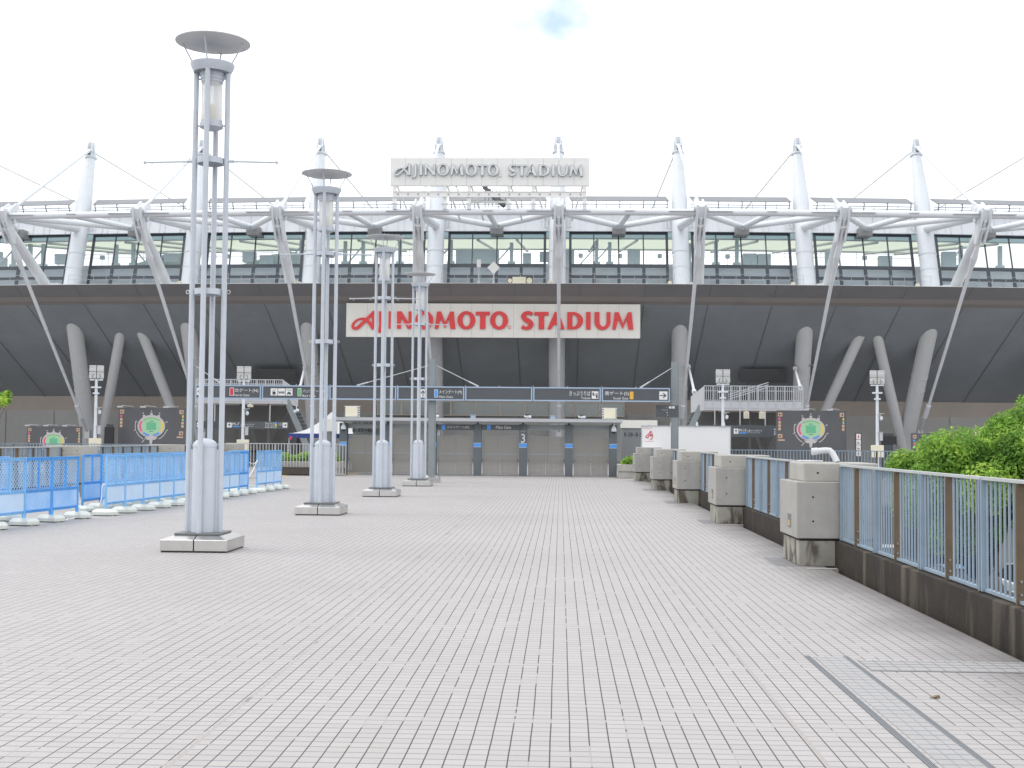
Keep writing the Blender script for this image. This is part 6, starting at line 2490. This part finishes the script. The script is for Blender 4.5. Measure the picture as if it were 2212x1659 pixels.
for x, side, lab in ((1612, 0, 'left cream floodlight hanging under the right stair platform'), (1645.5, 0, 'middle cream floodlight hanging under the right stair platform'), (1687, 0, 'right cream floodlight under the right stair platform, above the map board'), (541, 1, 'cream floodlight hanging under the left stair platform')):
    Y = 63.85
    p = at(x, 885 if not side else 877, Y)
    zt_ = (tR if not side else tL)[3]
    t = thing('hanging_floodlight', lab, 'floodlight', (p.x, Y, zt_), 'cream floodlights under the stair platforms')
    hgt = .36 if not side else .14
    b = MB(); b.box(p.x - .13, p.x + .13, Y - .12, Y + .12, zt_ - .05 - hgt, zt_ - .05)
    b.build('lamp_box', M_cream, t, smooth=False, bevel=.012)
    b = MB(); b.box(p.x - .03, p.x + .03, Y - .03, Y + .03, zt_ - .05, zt_); b.box(p.x - .09, p.x + .09, Y - .128, Y - .12, zt_ - .02 - hgt, zt_ - .09, 1)
    b.build('bracket', [M_galvw, M_tan], t, smooth=False)
b = MB()
p = at(640, 888, 64)
b.tube(p + V((-.1, 0, -.05)), p + V((.12, -.1, .06)), .08, n=12)
b.tube(p + V((0, 0, .05)), p + V((0, .05, .3)), .02, n=6)
tag(b.build('tilted_camera', M_white), 'white tube camera tilted under the right end of the left stair platform', 'security camera')
# blue sheet
b = MB()
X0, X1 = at(1648, 960, 60).x, at(1678, 960, 60).x
vs, fs = [], []
for i in range(9):
    for j in range(5):
        x = X0 + (X1 - X0) * i / 8
        vs.append((x, 59.2 + j * .4, .05 + .75 * math.sin(math.pi * (.15 + .5 * i / 8)) * math.sin(math.pi * (j + .4) / 5) + .04 * math.sin(7 * i + 3 * j)))
for i in range(8):
    for j in range(4):
        o = i * 5 + j
        fs.append((o, o + 5, o + 6, o + 1))
b.add(vs, fs)
tag(b.build('blue_tarpaulin', M_bandblue), 'bright blue tarpaulin heaped beside the right map board', 'tarpaulin')

# ------------------------------------------------------------------ trees
def tree(name, label, x, y, z0, zc, rad, nleaf, m, leaf=.09, blobs=34, seed=1, group=None, sq=.75, seeds=None):
    rng = random.Random(seed)
    t = thing(name, label, 'tree', (x, y, z0), group)
    C = V((x, y, zc))
    bl = []
    for i in range(blobs):
        u = V((rng.gauss(0, 1), rng.gauss(0, 1), rng.gauss(0, 1))).normalized()
        r = rad * (.42 + .62 * rng.random())
        p = C + V((u.x * r, u.y * r, u.z * r * sq))
        bl.append((p, rad * rng.uniform(.15, .36)))
    b = MB()
    for i in range(nleaf):
        p, r = bl[i % blobs]
        u = V((rng.gauss(0, 1), rng.gauss(0, 1), rng.gauss(0, 1))).normalized()
        q = p + u * r * (rng.random() ** .4)
        s = leaf * rng.uniform(.6, 1.25)
        n = (u + V((rng.gauss(0, .6), rng.gauss(0, .6), rng.gauss(0, .6) + .5))).normalized()
        a = n.orthogonal().normalized()
        a = (a * math.cos(i) + n.cross(a) * math.sin(i)) * s
        c = n.cross(a).normalized() * s * .5
        b.quad(q - a, q - c * 1.0, q + a, q + c * 1.0)
    b.build('crown', m, t, smooth=False)
    b = MB()
    fork = V((x, y, z0 + (zc - z0) * .45))
    b.path([(x, y, z0 - .1), (x + .05, y, z0 + (zc - z0) * .25), fork], rad * .055, 10)
    for i in range(0, blobs, 2):
        p = bl[i][0]
        mid = fork.lerp(p, .5) + V((0, 0, .15 * rad))
        b.path([fork, mid, p], rad * .015, 6)
    b.build('trunk', M_bark, t)
    return t


GZ = -3.6
tree('broadleaf_tree', 'bright green broadleaf tree behind the nearest right railing', 8.95, 27.0, GZ, .55, 1.75, 110000, M_leaf, .046, 54, 31)
tree('broadleaf_tree', 'second bright green tree at the right edge, nearer than the first', 10.7, 26.0, GZ, 1.10, 1.85, 110000, M_leaf, .046, 54, 22)
tree('dark_tree', 'darker green tree seen low through the bars of the nearest railing', 10.6, 22.5, GZ, -.1, 1.45, 26000, M_leafdk, .09, 40, 13)
tree('dark_tree', 'dark green tree low at the right edge behind the railing bars', 8.9, 17.5, GZ, -.35, 1.2, 24000, M_leafdk, .09, 40, 14)
p = at(-6, 846, 60)
tree('broadleaf_tree', 'tree tip of bright green leaves cut off by the left edge', p.x - .15, 60, 0, p.z - .25, .85, 5200, M_leaf, .085, 16, 15)

# ------------------------------------------------------------------ parked cars below the deck
def make_car(paint, seed):
    t = thing('parked_car', '', 'car', group='cars parked below the deck')
    Lh, Wd = 2.15, .86

    def sect(prof, w0, name, m, parent, bev):
        b = MB()
        n = len(prof)
        vs = [(x, -w0 * wk, z) for x, z, wk in prof] + [(x, w0 * wk, z) for x, z, wk in prof]
        fs = [tuple(range(n)), tuple(range(n, 2 * n))[::-1]] + [((i + 1) % n, i, n + i, n + (i + 1) % n) for i in range(n)]
        b.add(vs, fs)
        return b.build(name, m, parent, smooth=True, bevel=bev)
    sect([(-Lh, .3, .95), (-Lh - .02, .62, .97), (-Lh + .12, .86, .97), (-1.25, .93, 1), (1.05, .93, 1), (1.75, .82, .97), (Lh, .60, .93), (Lh, .28, .93)], Wd, 'body', paint, t, .05)
    sect([(-1.85, .91, .97), (-1.45, 1.36, .80), (-.6, 1.46, .78), (.25, 1.42, .78), (1.05, .92, .96)], Wd, 'cabin_glass', M_black, t, .04)
    sect([(-1.42, 1.375, .79), (-.6, 1.475, .79), (.28, 1.435, .79), (.22, 1.40, .79), (-.6, 1.44, .79), (-1.4, 1.34, .79)], Wd, 'roof', paint, t, 0)
    for x in (-1.3, 1.3):
        for y in (-1, 1):
            b = MB(); b.tube((x, y * .66, .31), (x, y * .87, .31), .31, n=20)
            wl = b.build('wheel', M_tyre, t)
            b = MB(); b.tube((x, y * .86, .31), (x, y * .88, .31), .19, n=14)
            b.build('rim', M_steel, wl)
    for y in (-1, 1):
        b = MB(); b.box(Lh - .12, Lh + .01, y * .58 - .16, y * .58 + .16, .60, .74)
        b.build('headlight', M_signwhite, t, smooth=False, bevel=.01)
        b = MB(); b.box(-Lh - .02, -Lh + .08, y * .66 - .12, y * .66 + .12, .66, .86)
        b.build('tail_light', M_signred, t, smooth=False, bevel=.01)
    return t


cars = [make_car(M_signwhite, 1), make_car(mat('silver_paint', (.45, .47, .50), .3, .5), 2), make_car(mat('light_blue_paint', (.22, .42, .68), .3, .3), 3)]
used_c = [False] * 3
for i, (x, y, rz, k, lab) in enumerate(((8.4, 29.5, 1.5, 1, 'silver car parked below the deck, nearest to the right railing'), (10.6, 31.0, 1.5, 0, 'white car parked below the deck beside the nearest silver one'),
                                        (9.6, 37.0, 1.45, 0, 'white car parked below the deck in the second row, left end'), (12.2, 37.8, 1.5, 2, 'light blue car parked below the deck in the second row'),
                                        (14.6, 38.4, 1.5, 0, 'white car parked below the deck in the second row, right end'), (13.0, 31.8, 1.5, 1, 'silver car parked below the deck at the right end of the first row'), (11.4, 45.0, 1.5, 0, 'white car parked farthest back below the deck'))):
    o = copy_tree(cars[k]) if used_c[k] else cars[k]
    used_c[k] = True
    o.location = (x, y, GZ)
    o.rotation_euler = (0, 0, rz + math.pi)
    o['label'] = lab

# ------------------------------------------------------------------ sky and light
SUN_EL, SUN_AZ = R(62), R(272)          # azimuth clockwise from +Y
W = bpy.data.worlds.new('World')
S.world = W
W.use_nodes = True
t = W.node_tree
t.nodes.clear()
L = t.links.new
o = nd(t, 'ShaderNodeOutputWorld')
bg = nd(t, 'ShaderNodeBackground')
bg.inputs['Strength'].default_value = 0.1
L(bg.outputs[0], o.inputs[0])
sky = nd(t, 'ShaderNodeTexSky', sky_type='NISHITA')
sky.sun_disc = False
sky.sun_elevation = SUN_EL
sky.sun_rotation = SUN_AZ
tc = nd(t, 'ShaderNodeTexCoord')
n1 = nd(t, 'ShaderNodeTexNoise')
n1.inputs['Scale'].default_value = 3.2
n1.inputs['Detail'].default_value = 7
n1.inputs['Roughness'].default_value = .55
mp = nd(t, 'ShaderNodeMapping')
mp.inputs['Scale'].default_value = (1, 1, 3.0)
L(tc.outputs['Generated'], mp.inputs['Vector'])
L(mp.outputs[0], n1.inputs['Vector'])
cr = nd(t, 'ShaderNodeMapRange')
cr.inputs[1].default_value = .3
cr.inputs[2].default_value = .7
cr.inputs[3].default_value = 6.7
cr.inputs[4].default_value = 12.6
L(n1.outputs['Fac'], cr.inputs[0])
cl = nd(t, 'ShaderNodeVectorMath', operation='SCALE')
cl.inputs[0].default_value = (.985, .995, 1.02)
L(cr.outputs[0], cl.inputs[3])
# one thin place in the cloud, where blue sky shows
hole = ray(1225, 52).normalized()
dt = nd(t, 'ShaderNodeVectorMath', operation='DISTANCE')
nz = nd(t, 'ShaderNodeVectorMath', operation='NORMALIZE')
L(tc.outputs['Generated'], nz.inputs[0])
sc = nd(t, 'ShaderNodeVectorMath', operation='MULTIPLY')
sc.inputs[1].default_value = (1, 1, 2.2)
L(nz.outputs[0], sc.inputs[0])
L(sc.outputs[0], dt.inputs[0])
dt.inputs[1].default_value = (hole.x, hole.y, hole.z * 2.2)
n2 = nd(t, 'ShaderNodeTexNoise')
n2.inputs['Scale'].default_value = 28
n2.inputs['Detail'].default_value = 5
L(nz.outputs[0], n2.inputs['Vector'])
ad = nd(t, 'ShaderNodeMath', operation='MULTIPLY_ADD')
L(n2.outputs['Fac'], ad.inputs[0])
ad.inputs[1].default_value = .12
L(dt.outputs['Value'], ad.inputs[2])
hm = nd(t, 'ShaderNodeMapRange', interpolation_type='SMOOTHSTEP')
hm.inputs[1].default_value = .055
hm.inputs[2].default_value = .125
hm.inputs[3].default_value = .8
hm.inputs[4].default_value = 0
L(ad.outputs[0], hm.inputs[0])
br = nd(t, 'ShaderNodeVectorMath', operation='SCALE')
br.inputs[3].default_value = 1.6
L(sky.outputs[0], br.inputs[0])
mx = nd(t, 'ShaderNodeMix', data_type='RGBA')
L(hm.outputs[0], mx.inputs[0])
L(cl.outputs[0], mx.inputs[6])
L(br.outputs[0], mx.inputs[7])
L(mx.outputs[2], bg.inputs['Color'])

sun = bpy.data.lights.new('sun', 'SUN')
sun.energy = 0.8
sun.angle = R(24)
sun.color = (1.0, .96, .90)
so = bpy.data.objects.new('sun', sun)
COL.objects.link(so)
sd = V((math.sin(SUN_AZ) * math.cos(SUN_EL), math.cos(SUN_AZ) * math.cos(SUN_EL), math.sin(SUN_EL)))
so.rotation_euler = sd.to_track_quat('Z', 'Y').to_euler()
so.location = (-10, -10, 30)

S.view_settings.view_transform = 'Standard'
S.view_settings.look = 'None'
S.view_settings.gamma = 1.0
S.view_settings.exposure = 0.64
S.cycles.max_bounces = 8
S.cycles.transparent_max_bounces = 16
S.cycles.use_denoising = True
for ob in bpy.data.objects:
    if 'w' in ob:
        del ob['w']
